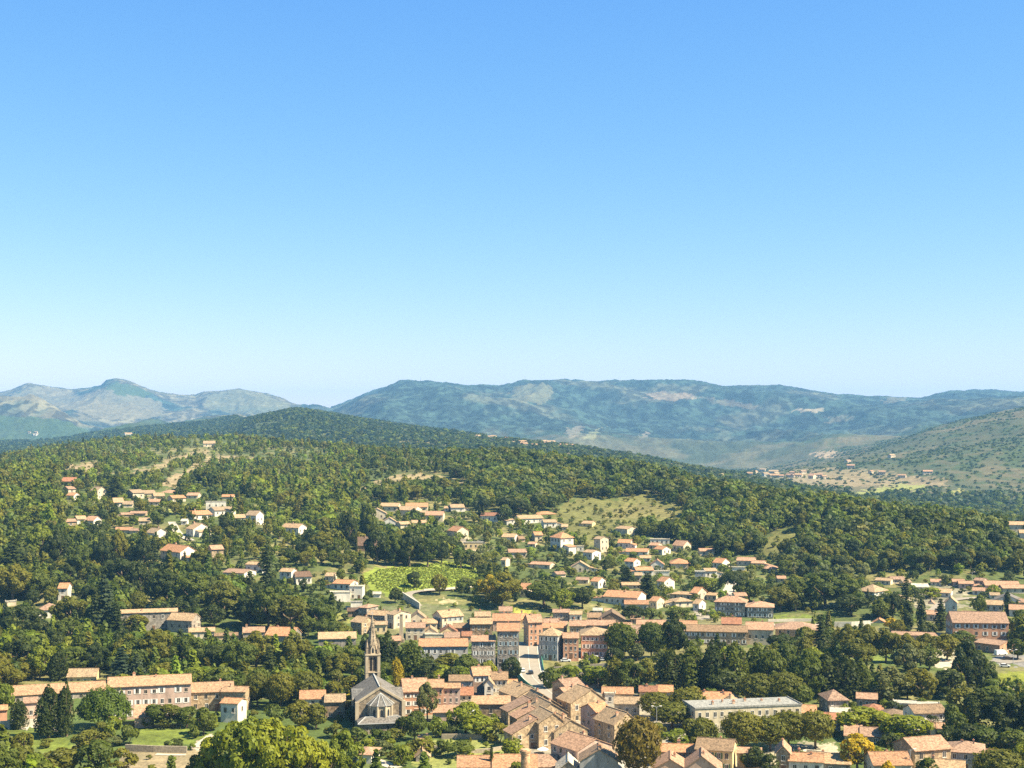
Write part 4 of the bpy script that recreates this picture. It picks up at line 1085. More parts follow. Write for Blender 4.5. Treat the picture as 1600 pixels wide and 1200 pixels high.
1505 1520 - 955 961 970 pkc 12 ch=0 Y=715 | | AUTO
"""
for line in HOUSE_DATA.strip().split('\n'): house(line)
# ================================================================== the church
def box_part(name, parent, m_, *b):
    return MB().box(*b).build(name, m_, parent)
M_SLATE = ROOF['s']; M_CHST = wall_mat('church_stone', (.28, .225, .16), 1); M_CHLT = wall_mat('dressed_stone', (.40, .335, .24)); M_LEAD = solid('zinc_ridge', (.36, .36, .35), .6, .1)
M_CHSTR = wall_mat('apse_stone', (.42, .355, .26))
ch = empty('church', (-43.0, 460.0, FLOOR), R(10.5))
tag(ch, 'grey slate roofed stone church with round apse and tall pointed spire', 'church')
LAND.append(('the church', 594, 1140, 1062))
PROTECT.append((556, 632, 1055, 1136, 452)); PROTECT.append((568, 596, 960, 1060, 470))
FOOT.append((-45.5, 474, 9, 24, R(10.5)))
m = MB(); m.prism([(-7.2, 0, -3), (7.2, 0, -3), (7.2, 0, 8.6), (0, 0, 13), (-7.2, 0, 8.6)], (0, 26, 0))
wl = m.build('nave_wall', M_CHST, ch)
m = MB(); slab(m, [(-7.8, 26, 8.3), (-7.8, .4, 8.3), (0, .4, 13.05), (0, 26, 13.05)], .22); slab(m, [(0, 26, 13.05), (0, .4, 13.05), (7.8, .4, 8.3), (7.8, 26, 8.3)], .22)
nr = m.build('nave_roof', M_SLATE, ch)
MB().box(-.18, .18, .4, 26, 13.2, 13.42).build('ridge', M_LEAD, nr)
m = MB()
for q in (-1, 1):
    m.prism([(q * 7.9, -.25, 8.1), (q * 7.9, -.25, 8.9), (0, -.25, 13.75), (0, -.25, 13.0)], (0, .7, 0))
    m.box(q * 7.6 - .6, q * 7.6 + .6, -.5, .6, -3, 8.9)
m.build('gable_coping', M_CHLT, ch)
m = MB(); m.box(-.12, .12, -.05, .15, 13.6, 15.2).box(-.55, .55, -.05, .15, 14.4, 14.65); m.build('cross', M_CHLT, ch)
for q in (-1, 1):
    m = MB(); m.prism([(q * 7.1, 9, -3), (q * 7.1, 17.5, -3), (q * 7.1, 17.5, 8.0), (q * 7.1, 13.25, 10.6), (q * 7.1, 9, 8.0)], (q * 1.1, 0, 0))
    m.build('transept_wall', M_CHST, ch)
    m = MB(); a_, b_ = sorted((q * 3.0, q * 8.6))
    slab(m, [(a_, 8.5, 7.75), (b_, 8.5, 7.75), (b_, 13.25, 10.7), (a_, 13.25, 10.7)], .2); slab(m, [(a_, 13.25, 10.7), (b_, 13.25, 10.7), (b_, 18, 7.75), (a_, 18, 7.75)], .2)
    tr = m.build('transept_roof', M_SLATE, ch)
    MB().box(q * 8.3 - .3, q * 8.3 + .3, 8.4, 8.9, 7.8, 8.3).build('coping', M_CHLT, tr)
# apse: five walls of an octagon with tall windows between pilasters
ar = 4.1
ang = [R(180 + 0), R(180 + 36), R(180 + 72), R(180 + 108), R(180 + 144), R(360)]
pt = [(ar * math.cos(t), ar * math.sin(t) * 1.05) for t in ang]
m = MB(); m.prism([(x, y, -3) for x, y in pt], (0, 0, 11.0)); aw = m.build('apse_wall', M_CHSTR, ch)
m = MB(); pe = [(x * 1.1, y * 1.1) for x, y in pt]
m.add([(x, y, 8.0) for x, y in pe] + [(0, -.1, 11.6)], [(i, i + 1, 6) for i in range(5)] + [(5, 4, 3, 2, 1, 0)])
ap = m.build('apse_roof', M_SLATE, ch)
m = MB()
for x, y in pe: m.tube((x * 1.005, y * 1.005, 8.08), (0, -.12, 11.7), .14, .1, 5)
m.build('hip_ridge', M_LEAD, ap)
M_DARKW = solid('leaded_glass', (.03, .033, .038), .3, .2)
for i in range(5):
    (xa, ya), (xb, yb) = pt[i], pt[i + 1]
    mx, my = (xa + xb) / 2, (ya + yb) / 2
    wv_ = MB(); pts = [(-.42, -.03, 0), (.42, -.03, 0), (.42, -.03, 3.6), (.3, -.03, 4.0), (0, -.03, 4.3), (-.3, -.03, 4.0), (-.42, -.03, 3.6)]
    wv_.prism(pts, (0, .06, 0), 0)
    wv_.prism([(-.62, -.02, -.2), (.62, -.02, -.2), (.62, -.02, 3.75), (.4, -.02, 4.3), (0, -.02, 4.65), (-.4, -.02, 4.3), (-.62, -.02, 3.75)], (0, .03, 0), 1)
    wo = wv_.build('apse_window', [M_DARKW, M_CHLT], ch)
    wo.location = (mx * 1.004, my * 1.004, 2.7); wo.rotation_euler.z = math.atan2(yb - ya, xb - xa)
for i in range(1, 5):
    x, y = pt[i]; MB().tube((x * 1.03, y * 1.03, -1), (x * 1.03, y * 1.03, 7.9), .42, .38, 6).build('pilaster', M_CHLT, ch)
# sacristy in front of the apse
m = MB(); m.box(-7.3, 7.3, -7.2, -.02, -3, 3.4); sw = m.build('sacristy_wall', M_CHST, ch)
m = MB(); m.add([(-7.9, -7.9, 3.3), (7.9, -7.9, 3.3), (7.9, -.3, 3.3), (-7.9, -.3, 3.3), (-5.2, -3.9, 4.6), (5.2, -3.9, 4.6), (5.2, -.3, 4.6), (-5.2, -.3, 4.6)], [(0, 1, 5, 4), (1, 2, 6, 5), (3, 0, 4, 7), (4, 5, 6, 7), (0, 3, 2, 1), (2, 3, 7, 6)])
sr_ = m.build('sacristy_roof', M_SLATE, ch)
m = MB(); m.box(-8, 8, -8.02, -7.8, 3.2, 3.42)
for q in (-1, 1): m.tube((q * 7.9, -7.9, 3.4), (q * 5.2, -3.9, 4.7), .14, .14, 5)
m.tube((-5.2, -3.9, 4.68), (5.2, -3.9, 4.68), .14, .14, 5); m.build('eave_edge', M_LEAD, sr_)
for k in range(4):
    wo = obj('sacristy_window', WIN_DK, ch); wo.location = (-5 + k * 3.4, -7.21, .9); wo.scale = (1.1, 1, 1.6)
# tower
TY = 31.0; tz = 19.3; th_ = 2.05
box_part('tower', ch, M_CHST, -th_, th_, TY - th_, TY + th_, -3, tz)
for qx in (-1, 1):
    for qy in (-1, 1):
        m = MB(); x_, y_ = qx * th_, TY + qy * th_
        m.box(x_ - .5, x_ + .5, y_ - .5, y_ + .5, -3, tz - .5); m.add([(x_ - .5, y_ - .5, tz - .5), (x_ + .5, y_ - .5, tz - .5), (x_ + .5, y_ + .5, tz - .5), (x_ - .5, y_ + .5, tz - .5), (x_, y_, tz + .3)], [(0, 1, 4), (1, 2, 4), (2, 3, 4), (3, 0, 4)])
        m.build('buttress', M_CHLT, ch)
        m = MB(); x_, y_ = qx * (th_ - .05), TY + qy * (th_ - .05)
        m.box(x_ - .38, x_ + .38, y_ - .38, y_ + .38, tz, tz + 2.5); m.box(x_ - .46, x_ + .46, y_ - .46, y_ + .46, tz + 2.5, tz + 2.65)
        m.tube((x_, y_, tz + 2.65), (x_, y_, tz + 5.6), .46, .03, 8); m.build('pinnacle', M_CHST, ch)
box_part('cornice', ch, M_CHLT, -2.7, 2.7, TY - 2.7, TY + 2.7, tz - .1, tz + .35)
box_part('string_course', ch, M_CHLT, -2.62, 2.62, TY - 2.62, TY + 2.62, 13.2, 13.45)
def lancet(wd, hh, m_, yoff=0):
    a = wd / 2
    return MB().prism([(-a, 0, 0), (a, 0, 0), (a, 0, hh * .8), (a * .6, 0, hh * .93), (0, 0, hh), (-a * .6, 0, hh * .93), (-a, 0, hh * .8)], (0, .08, 0))
LAN = lancet(.82, 4.8, None).mesh('belfry_opening', [solid('belfry_shade', (.02, .018, .016), .9, .2)])  # solid dark lancet plate, its colour stands for the shade inside the belfry
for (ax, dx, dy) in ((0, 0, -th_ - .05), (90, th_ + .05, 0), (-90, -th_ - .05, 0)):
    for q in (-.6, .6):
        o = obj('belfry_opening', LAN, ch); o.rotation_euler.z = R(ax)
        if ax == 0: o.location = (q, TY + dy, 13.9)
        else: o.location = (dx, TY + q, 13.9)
CLK = MB().tube((0, -.06, 0), (0, .06, 0), .7, .7, 20).mesh('round_window', [M_CHLT])
o = obj('clock_face', CLK, ch); o.location = (0, TY - th_ - .08, 11.9)
m = MB()
n8 = 8; sb = 1.95
for k in range(n8):
    pass
m.tube((0, TY, tz + .3), (0, TY, 32.6), 2.15, .10, 8); sp = m.build('spire', M_CHST, ch)
m = MB()
for k in range(8):
    t = math.pi / 8 + k * math.pi / 4
    x_, y_ = math.cos(t), math.sin(t)
    m.tube((x_ * 2.15, TY + y_ * 2.15, tz + .3), (x_ * .12, TY + y_ * .12, 32.4), .13, .07, 5)
    for j in range(1, 8):
        f_ = j / 8.5; r_ = 2.18 * (1 - f_) + .12 * f_; z_ = tz + .3 + (32.1 - tz) * f_
        m.box(x_ * r_ - .14, x_ * r_ + .14, TY + y_ * r_ - .14, TY + y_ * r_ + .14, z_, z_ + .3)
m.build('spire_rib', M_CHLT, sp)
GAB = MB().prism([(-.7, 0, 0), (.7, 0, 0), (.7, 0, 1.7), (0, 0, 3.3), (-.7, 0, 1.7)], (0, 1.0, 0), 0).prism([(-.36, -.02, .3), (.36, -.02, .3), (.36, -.02, 1.6), (0, -.02, 2.4), (-.36, -.02, 1.6)], (0, .05, 0), 1).mesh('spire_gable', [M_CHLT, M_DARKW])
for k in range(4):
    o = obj('spire_gable', GAB, ch); o.rotation_euler.z = k * R(90)
    d = -2.15; o.location = (-d * math.sin(k * R(90)) * -1 * -1, TY + d * math.cos(k * R(90)), tz + .35)
m = MB(); m.tube((0, TY, 32.3), (0, TY, 34.4), .07, .05, 5).box(-.5, .5, TY - .05, TY + .05, 33.5, 33.65); m.build('spire_cross', M_METAL, ch)

# ================================================================== chimneys
cx_, cy_ = (821 - 800) / F * 386, 386.0
cs = empty('brick_chimney', (cx_, cy_, FLOOR))
tag(cs, 'tall round brick chimney stack rising at the bottom edge of the village', 'chimney')
M_BRICK = wall_mat('old_brick', (.46, .29, .18), 1)
m = MB(); m.tube((0, 0, -2), (0, 0, 9.6), 1.75, 1.18, 24); m.build('shaft', M_BRICK, cs)
m = MB(); m.tube((0, 0, 9.0), (0, 0, 9.5), 1.36, 1.36, 24).tube((0, 0, 9.5), (0, 0, 10.2), 1.5, 1.6, 24).tube((0, 0, 10.2), (0, 0, 10.45), 1.3, 1.25, 24); m.build('crown', M_BRICK, cs)
PROTECT.append((812, 830, 1154, 1200, 386)); LAND.append(('the brick chimney', 821, 1200, 1155)); FOOT.append((cx_, cy_, 2, 2, 0))
Yc = 640.0; x_ = (627 - 800) / F * Yc
co = empty('stone_chimney', (x_, Yc, FLOOR)); tag(co, 'slender square pale stone chimney standing alone right of the spire', 'chimney')
m = MB(); m.add([(-1, -1, -2), (1, -1, -2), (1, 1, -2), (-1, 1, -2), (-.62, -.62, 12.4), (.62, -.62, 12.4), (.62, .62, 12.4), (-.62, .62, 12.4)], [(0, 1, 5, 4), (1, 2, 6, 5), (2, 3, 7, 6), (3, 0, 4, 7), (4, 5, 6, 7)]); m.build('shaft', M_CHLT, co)
MB().box(-.75, .75, -.75, .75, 12.4, 12.9).build('cap', M_CHLT, co); MB().box(-1.4, 1.4, -1.4, 1.4, -2, 1.6).build('base', M_CHST, co)
PROTECT.append((622, 632, 960, 1000, Yc)); LAND.append(('the pale chimney', 627, 1005, 961))

# ================================================================== the bridge and its traffic
M_GREEN = solid('green_paint', (.05, .22, .16), .6, .2)
M_PARA = solid('parapet_stone', (.50, .45, .36), .9, .2)
def bpt(px, py): Y = 220000 / (py - 660); return ((px - 800) / F * Y, Y)
bp = np.array([bpt(*q) for q in [(825, 1004), (825, 1012), (826, 1030), (828, 1048), (832, 1060), (842, 1070), (854, 1079), (868, 1090), (884, 1104), (905, 1122), (915, 1140)]])
d = np.concatenate([[0], np.cumsum(np.linalg.norm(np.diff(bp, axis=0), axis=1))])
s = np.linspace(0, d[-1], 70)
bx = smooth1(np.interp(s, d, bp[:, 0]), 7); by = smooth1(np.interp(s, d, bp[:, 1]), 7)
tx = np.gradient(bx); ty = np.gradient(by); L = np.hypot(tx, ty); nx_, ny_ = -ty / L, tx / L
if nx_[10] < 0: nx_, ny_ = -nx_, -ny_      # points to the right of the picture
zd = np.full(70, FLOOR + .55)
kb = int(np.searchsorted(-by, -512))       # bridge proper ends here; the street goes on between the houses
def strip_solid(name, a, b, z0, z1, m_, parent, i0=0, i1=70):
    m = MB(); n = i1 - i0; vs = []
    for i in range(i0, i1):
        for (o_, z_) in ((a, z0), (b, z0), (b, z1), (a, z1)):
            vs.append((bx[i] + nx_[i] * o_ - br_loc[0], by[i] + ny_[i] * o_ - br_loc[1], zd[i] + z_ - br_loc[2]))
    fs = []
    for i in range(n - 1):
        for k in range(4): fs.append((i * 4 + k, i * 4 + (k + 1) % 4, i * 4 + 4 + (k + 1) % 4, i * 4 + 4 + k))
    fs += [(0, 1, 2, 3), tuple((n - 1) * 4 + q for q in (3, 2, 1, 0))]
    m.add(vs, fs); return m.build(name, m_, parent)
br_loc = (bx[20], by[20], FLOOR)
brd = empty('bridge', br_loc); tag(brd, 'two lane road bridge with green railings leading into the town', 'bridge')
LAND.append(('the bridge', 828, 1050, 1010))
PROTECT.append((806, 846, 1010, 1068, 540)); PROTECT.append((838, 872, 1066, 1090, 515))
strip_solid('deck', -5.4, 5.4, -1.1, 0, M_CONC, brd, 0, kb)
strip_solid('pavement', -5.3, -3.9, 0, .14, M_PARA, brd, 0, kb); strip_solid('pavement', 3.9, 5.3, 0, .14, M_PARA, brd, 0, kb)
for q in (-1, 1):
    rl = strip_solid('railing', q * 5.3 - .05, q * 5.3 + .05, .25, 1.25, M_GREEN, brd, 2, kb - 1)
    strip_solid('kerb_beam', q * 5.45 - .2, q * 5.45 + .2, -1.0, .25, M_GREEN, rl, 2, kb - 1)
for k in (14, 24):
    m = MB(); x_, y_ = bx[k] - br_loc[0], by[k] - br_loc[1]
    m.box(x_ - 4.6, x_ + 4.6, y_ - 1.2, y_ + 1.2, -10, -.5); m.build('pier', M_STONEW, brd)
tmp = br_loc; br_loc = (0, 0, 0)
rdo = strip_solid('bridge_road', -3.9, 3.9, .0, .03, M_LANE, None); tag(rdo, kind='structure')
mk = strip_solid('road_markings', -.05, .05, .03, .036, M_WFR, None); tag(mk, kind='structure')
for i in range(0, 70, 3): FOOT.append((bx[i], by[i], 6.5, 3, 0))

def car(px, py, rz, col, label, Y=None, z=None, van=False, group=None):
    Y = Y or 220000 / (py - 660)
    x = (px - 800) / F * Y
    z = z if z is not None else float(ground_z(x, Y)[0]) + .05
    r = empty('parked_car' if group else 'car', (x, Y, z), rz); tag(r, label, 'van' if van else 'car', group)
    L_, W_, H_ = (5.4, 2.0, 2.3) if van else (4.3, 1.8, 1.45)
    mb = MB()
    if van: prof = [(-2.7, .35), (2.7, .35), (2.7, 1.05), (2.2, 1.2), (1.6, 2.2), (-2.7, 2.3)]
    else: prof = [(-2.1, .35), (2.15, .35), (2.15, .72), (1.1, .92), (-1.9, .95), (-2.15, .8)]
    mb.prism([(a, -W_ / 2, b) for a, b in prof], (0, W_, 0)); mb.build('body', col, r)
    if van: cp = [(1.62, 1.25), (2.1, 1.25), (1.65, 2.05), (1.62, 2.05)]; mb = MB().prism([(a + .04, -W_ / 2 + .1, b) for a, b in cp], (0, W_ - .2, 0)).build('windscreen', M_GLASS, r)
    else:
        MB().prism([(a, -W_ / 2 + .1, b) for a, b in [(-1.85, .93), (1.0, .93), (.35, 1.38), (-1.4, 1.38)]], (0, W_ - .2, 0)).build('glasshouse', M_GLASS, r)
        MB().prism([(a, -W_ / 2 + .16, b) for a, b in [(-1.42, 1.37), (.38, 1.37), (.3, 1.45), (-1.3, 1.45)]], (0, W_ - .32, 0)).build('car_roof', col, r)
    WH = MB().tube((0, -.11, 0), (0, .11, 0), .33, .33, 12).mesh('wheel', [M_TYRE])
    for a in (-1.35, 1.4):
        for q in (-1, 1):
            o = obj('wheel', WH, r); o.location = (a, q * (W_ / 2 - .08), .33)
M_TYRE = solid('tyre_rubber', (.02, .02, .02), .9, .1)
def paint_mat(name, c):
    m_, t, n, b = mat(name, .3); b.inputs['Base Color'].default_value = (*c, 1); b.inputs['Coat Weight'].default_value = .5; return m_
CARP = {'w': paint_mat('white_car_paint', (.75, .75, .74)), 'k': paint_mat('black_car_paint', (.02, .022, .025)), 'b': paint_mat('blue_car_paint', (.04, .06, .14)), 's': paint_mat('silver_car_paint', (.45, .46, .48)), 'r': paint_mat('red_car_paint', (.35, .03, .03))}
car(816, 1052, R(97), CARP['w'], 'white car driving on the bridge, left lane', z=FLOOR + .6)
car(829, 1055, R(97), CARP['k'], 'black car driving on the bridge beside a white car', z=FLOOR + .6)
car(884, 1030, R(0), CARP['w'], 'white car parked at the left end below the salmon hotel', Y=588)
car(918, 1031, R(80), CARP['b'], 'dark blue car parked on the hotel terrace edge', Y=592)
car(931, 1032, R(85), CARP['w'], 'white van parked on the hotel terrace', Y=591, van=True)
car(942, 1031, R(80), CARP['s'], 'silver car parked right of the white van at the hotel', Y=592)
car(1564, 1024, R(15), CARP['w'], 'white van parked in front of the salmon annex at right', van=True)
car(1574, 1031, R(10), CARP['k'], 'black car parked before the white van at far right')
car(1096, 962, R(10), CARP['k'], 'black car on the pale yard by the apartment blocks')
car(1570, 1043, R(-12), CARP['w'], 'white car on the riverside road at far right')

aw_ = next(h[0] for h in HOUSES if 'white awning' in h[6] and 'tan roof' in h[6])
MB().add([(-8, -8.2, 2.6), (-4, -8.2, 2.6), (-4, -5.2, 3.3), (-8, -5.2, 3.3), (-8, -8.2, 2.5), (-4, -8.2, 2.5), (-4, -5.2, 3.2), (-8, -5.2, 3.2)], [(0, 1, 2, 3), (7, 6, 5, 4), (0, 4, 5, 1), (1, 5, 6, 2), (3, 7, 4, 0)]).build('awning', M_WFR, aw_)
# parasol, tents, lamps, people marker, mast
def disc_part(name, parent, m_, r, z0, z1, n=14): return MB().tube((0, 0, z0), (0, 0, z1), r, .08, n).build(name, m_, parent)
Yp = 425.0
po = empty('parasol', ((848 - 800) / F * Yp, Yp, -(1181 - 660) / F * Yp)); tag(po, 'round white parasol open in the courtyard behind the brick chimney', 'parasol')
disc_part('canopy', po, M_WFR, 1.75, 2.0, 2.75); MB().tube((0, 0, -2), (0, 0, 2.6), .05, .05, 8).build('pole', M_METAL, po)
for (px, py, lb) in ((977, 1026, 'left of two white canopy tents by the clipped plane trees'), (990, 1027, 'right of two white canopy tents by the clipped plane trees')):
    Yt = 220000 / (py - 660)
    r = empty('canopy_tent', ((px - 800) / F * Yt, Yt, FLOOR)); tag(r, lb, 'tent', 'white canopy tents')
    MB().add([(-1.7, -1.7, 2.3), (1.7, -1.7, 2.3), (1.7, 1.7, 2.3), (-1.7, 1.7, 2.3), (0, 0, 3.3)], [(0, 1, 4), (1, 2, 4), (2, 3, 4), (3, 0, 4)]).build('canopy', M_WFR, r)
    for qx in (-1.6, 1.6):
        for qy in (-1.6, 1.6): MB().tube((qx, qy, 0), (qx, qy, 2.3), .04, .04, 6).build('leg', M_METAL, r)
def lamp(px, top, base, label, arms=1, Y=None):
    Y = Y or 220000 / (base - 660); s = Y / F; h = (base - top) * s
    x = (px - 800) * s
    r = empty('street_lamp', (x, Y, float(ground_z(x, Y)[0]))); tag(r, label, 'street lamp')
    MB().tube((0, 0, 0), (0, 0, h), .11, .07, 8).build('pole', M_METAL, r)
    for q in ((1,) if arms == 1 else (-1, 1)):
        a = MB().tube((0, 0, h - .2), (q * 1.3, 0, h + .2), .05, .05, 6).build('arm', M_METAL, r)
        MB().box(min(q * .9, q * 1.7), max(q * .9, q * 1.7), -.22, .22, h + .12, h + .3).build('lamp_head', M_WFR, a)
lamp(1026, 1110, 1150, 'white double headed street lamp by the square with the rusty tree', 2, Y=455)
lamp(1583, 1016, 1038, 'double headed street lamp by the riverside road at far right', 2)
lamp(854, 1053, 1080, 'slim street lamp right of the bridge ramp', 2, Y=528)
lamp(1422, 1178, 1222, 'single pale street lamp before the dark gable house', 1, Y=396)
lamp(1460, 960, 985, 'street lamp beside the tall cypresses at right', 1)
lamp(1519, 918, 940, 'tall street lamp at the junction on the right plain', 1, Y=800)
Yk = float(np.interp(0, [0, 1], [0, 0])) + 8200
kk = int(np.argmin(np.abs(PX - 657))); zk = np.interp(8300, YG[:, kk], ZG[:, kk])
ms = empty('radio_mast', ((657 - 800) / F * 8300, 8300, zk)); tag(ms, 'thin radio mast on the skyline of the blue plateau', 'mast')
MB().tube((0, 0, -5), (0, 0, 38), 1.2, .5, 6).build('lattice_pole', M_METAL, ms)

# ================================================================== walls, hedges, vines
def wall_line(name, s, h, th, m_, label, cat, group=None):
    pts = P(s); W = []
    for (px, py) in pts:
        Y = ray_y(px, py) if py < 1004 else 220000 / (py - 660); W.append(((px - 800) / F * Y, Y))
    W = np.array(W); z = ground_z(W[:, 0], W[:, 1])
    c0 = W.mean(0); z0 = z.min(); m = MB()
    for i in range(len(W) - 1):
        a, b = W[i], W[i + 1]; t_ = b - a; L_ = np.linalg.norm(t_); n_ = np.array([-t_[1], t_[0]]) / L_ * th / 2
        q = [a - n_, b - n_, b + n_, a + n_]; zz = [z[i], z[i + 1], z[i + 1], z[i]]
        m.add([(p[0] - c0[0], p[1] - c0[1], zz[k] - 1.5 - z0) for k, p in enumerate(q)] + [(p[0] - c0[0], p[1] - c0[1], zz[k] + h - z0) for k, p in enumerate(q)], [(0, 3, 2, 1), (4, 5, 6, 7), (0, 1, 5, 4), (1, 2, 6, 5), (2, 3, 7, 6), (3, 0, 4, 7)])
    o = m.build(name, m_); o.location = (c0[0], c0[1], z0)
    tag(o, label, cat, group); return o
M_WHITEW = WALL['w']
wall_line('garden_wall', '196,1174 240,1176 292,1177', 2.0, .5, M_STONEW, 'dark rubble garden wall in front of the lawn below the pink factory', 'wall')
wall_line('courtyard_wall', '-20,1137 20,1136 57,1134', 2.2, .4, M_WHITEW, 'white courtyard wall at the left edge', 'wall')
wall_line('terrace_wall', '690,1154 725,1154 762,1156', 1.6, .5, M_STONEW, 'upper stone terrace wall in the gardens right of the church', 'wall')
wall_line('terrace_wall', '662,1172 690,1172 706,1174', 1.5, .5, M_STONEW, 'short lower stone terrace wall beside the gabled shed', 'wall')
wall_line('terrace_wall', '735,1178 765,1176 785,1172', 1.2, .5, M_STONEW, 'stone terrace wall above the bottom orange roofs', 'wall')
wall_line('road_wall', '628,934 640,942 656,952', 3.2, .5, M_PARA, 'grey retaining wall along the bend of the hill road', 'wall')
wall_line('road_wall', '662,924 700,922 750,917', 1.3, .4, M_PARA, 'long pale parapet along the hill road below the vineyard', 'wall')
wall_line('road_wall', '1200,972 1240,971 1272,971', 1.4, .4, M_PARA, 'pale parapet of the upper road behind the tan hip roofed house', 'wall')
wall_line('road_wall', '1292,980 1330,980 1360,978', 2.6, .4, M_WHITEW, 'long sunlit white wall along the upper road', 'wall')
wall_line('quay_wall', '860,1040 900,1040 950,1040', 4.0, .6, M_STONEW, 'dark ivy grown quay wall below the salmon hotel', 'wall')
wall_line('garden_wall', '700,846 728,846 758,850', 1.6, .4, M_CONC, 'curving pale garden wall below the yellow flat roofed house', 'wall')
wall_line('garden_wall', '540,951 570,953 590,950', 1.4, .4, M_PARA, 'garden wall below the white modern cubes', 'wall')
wall_line('promenade_wall', '1200,1190 1260,1176 1320,1184', 1.1, .4, M_PARA, 'low pale wall round the square with three round plane trees', 'wall')
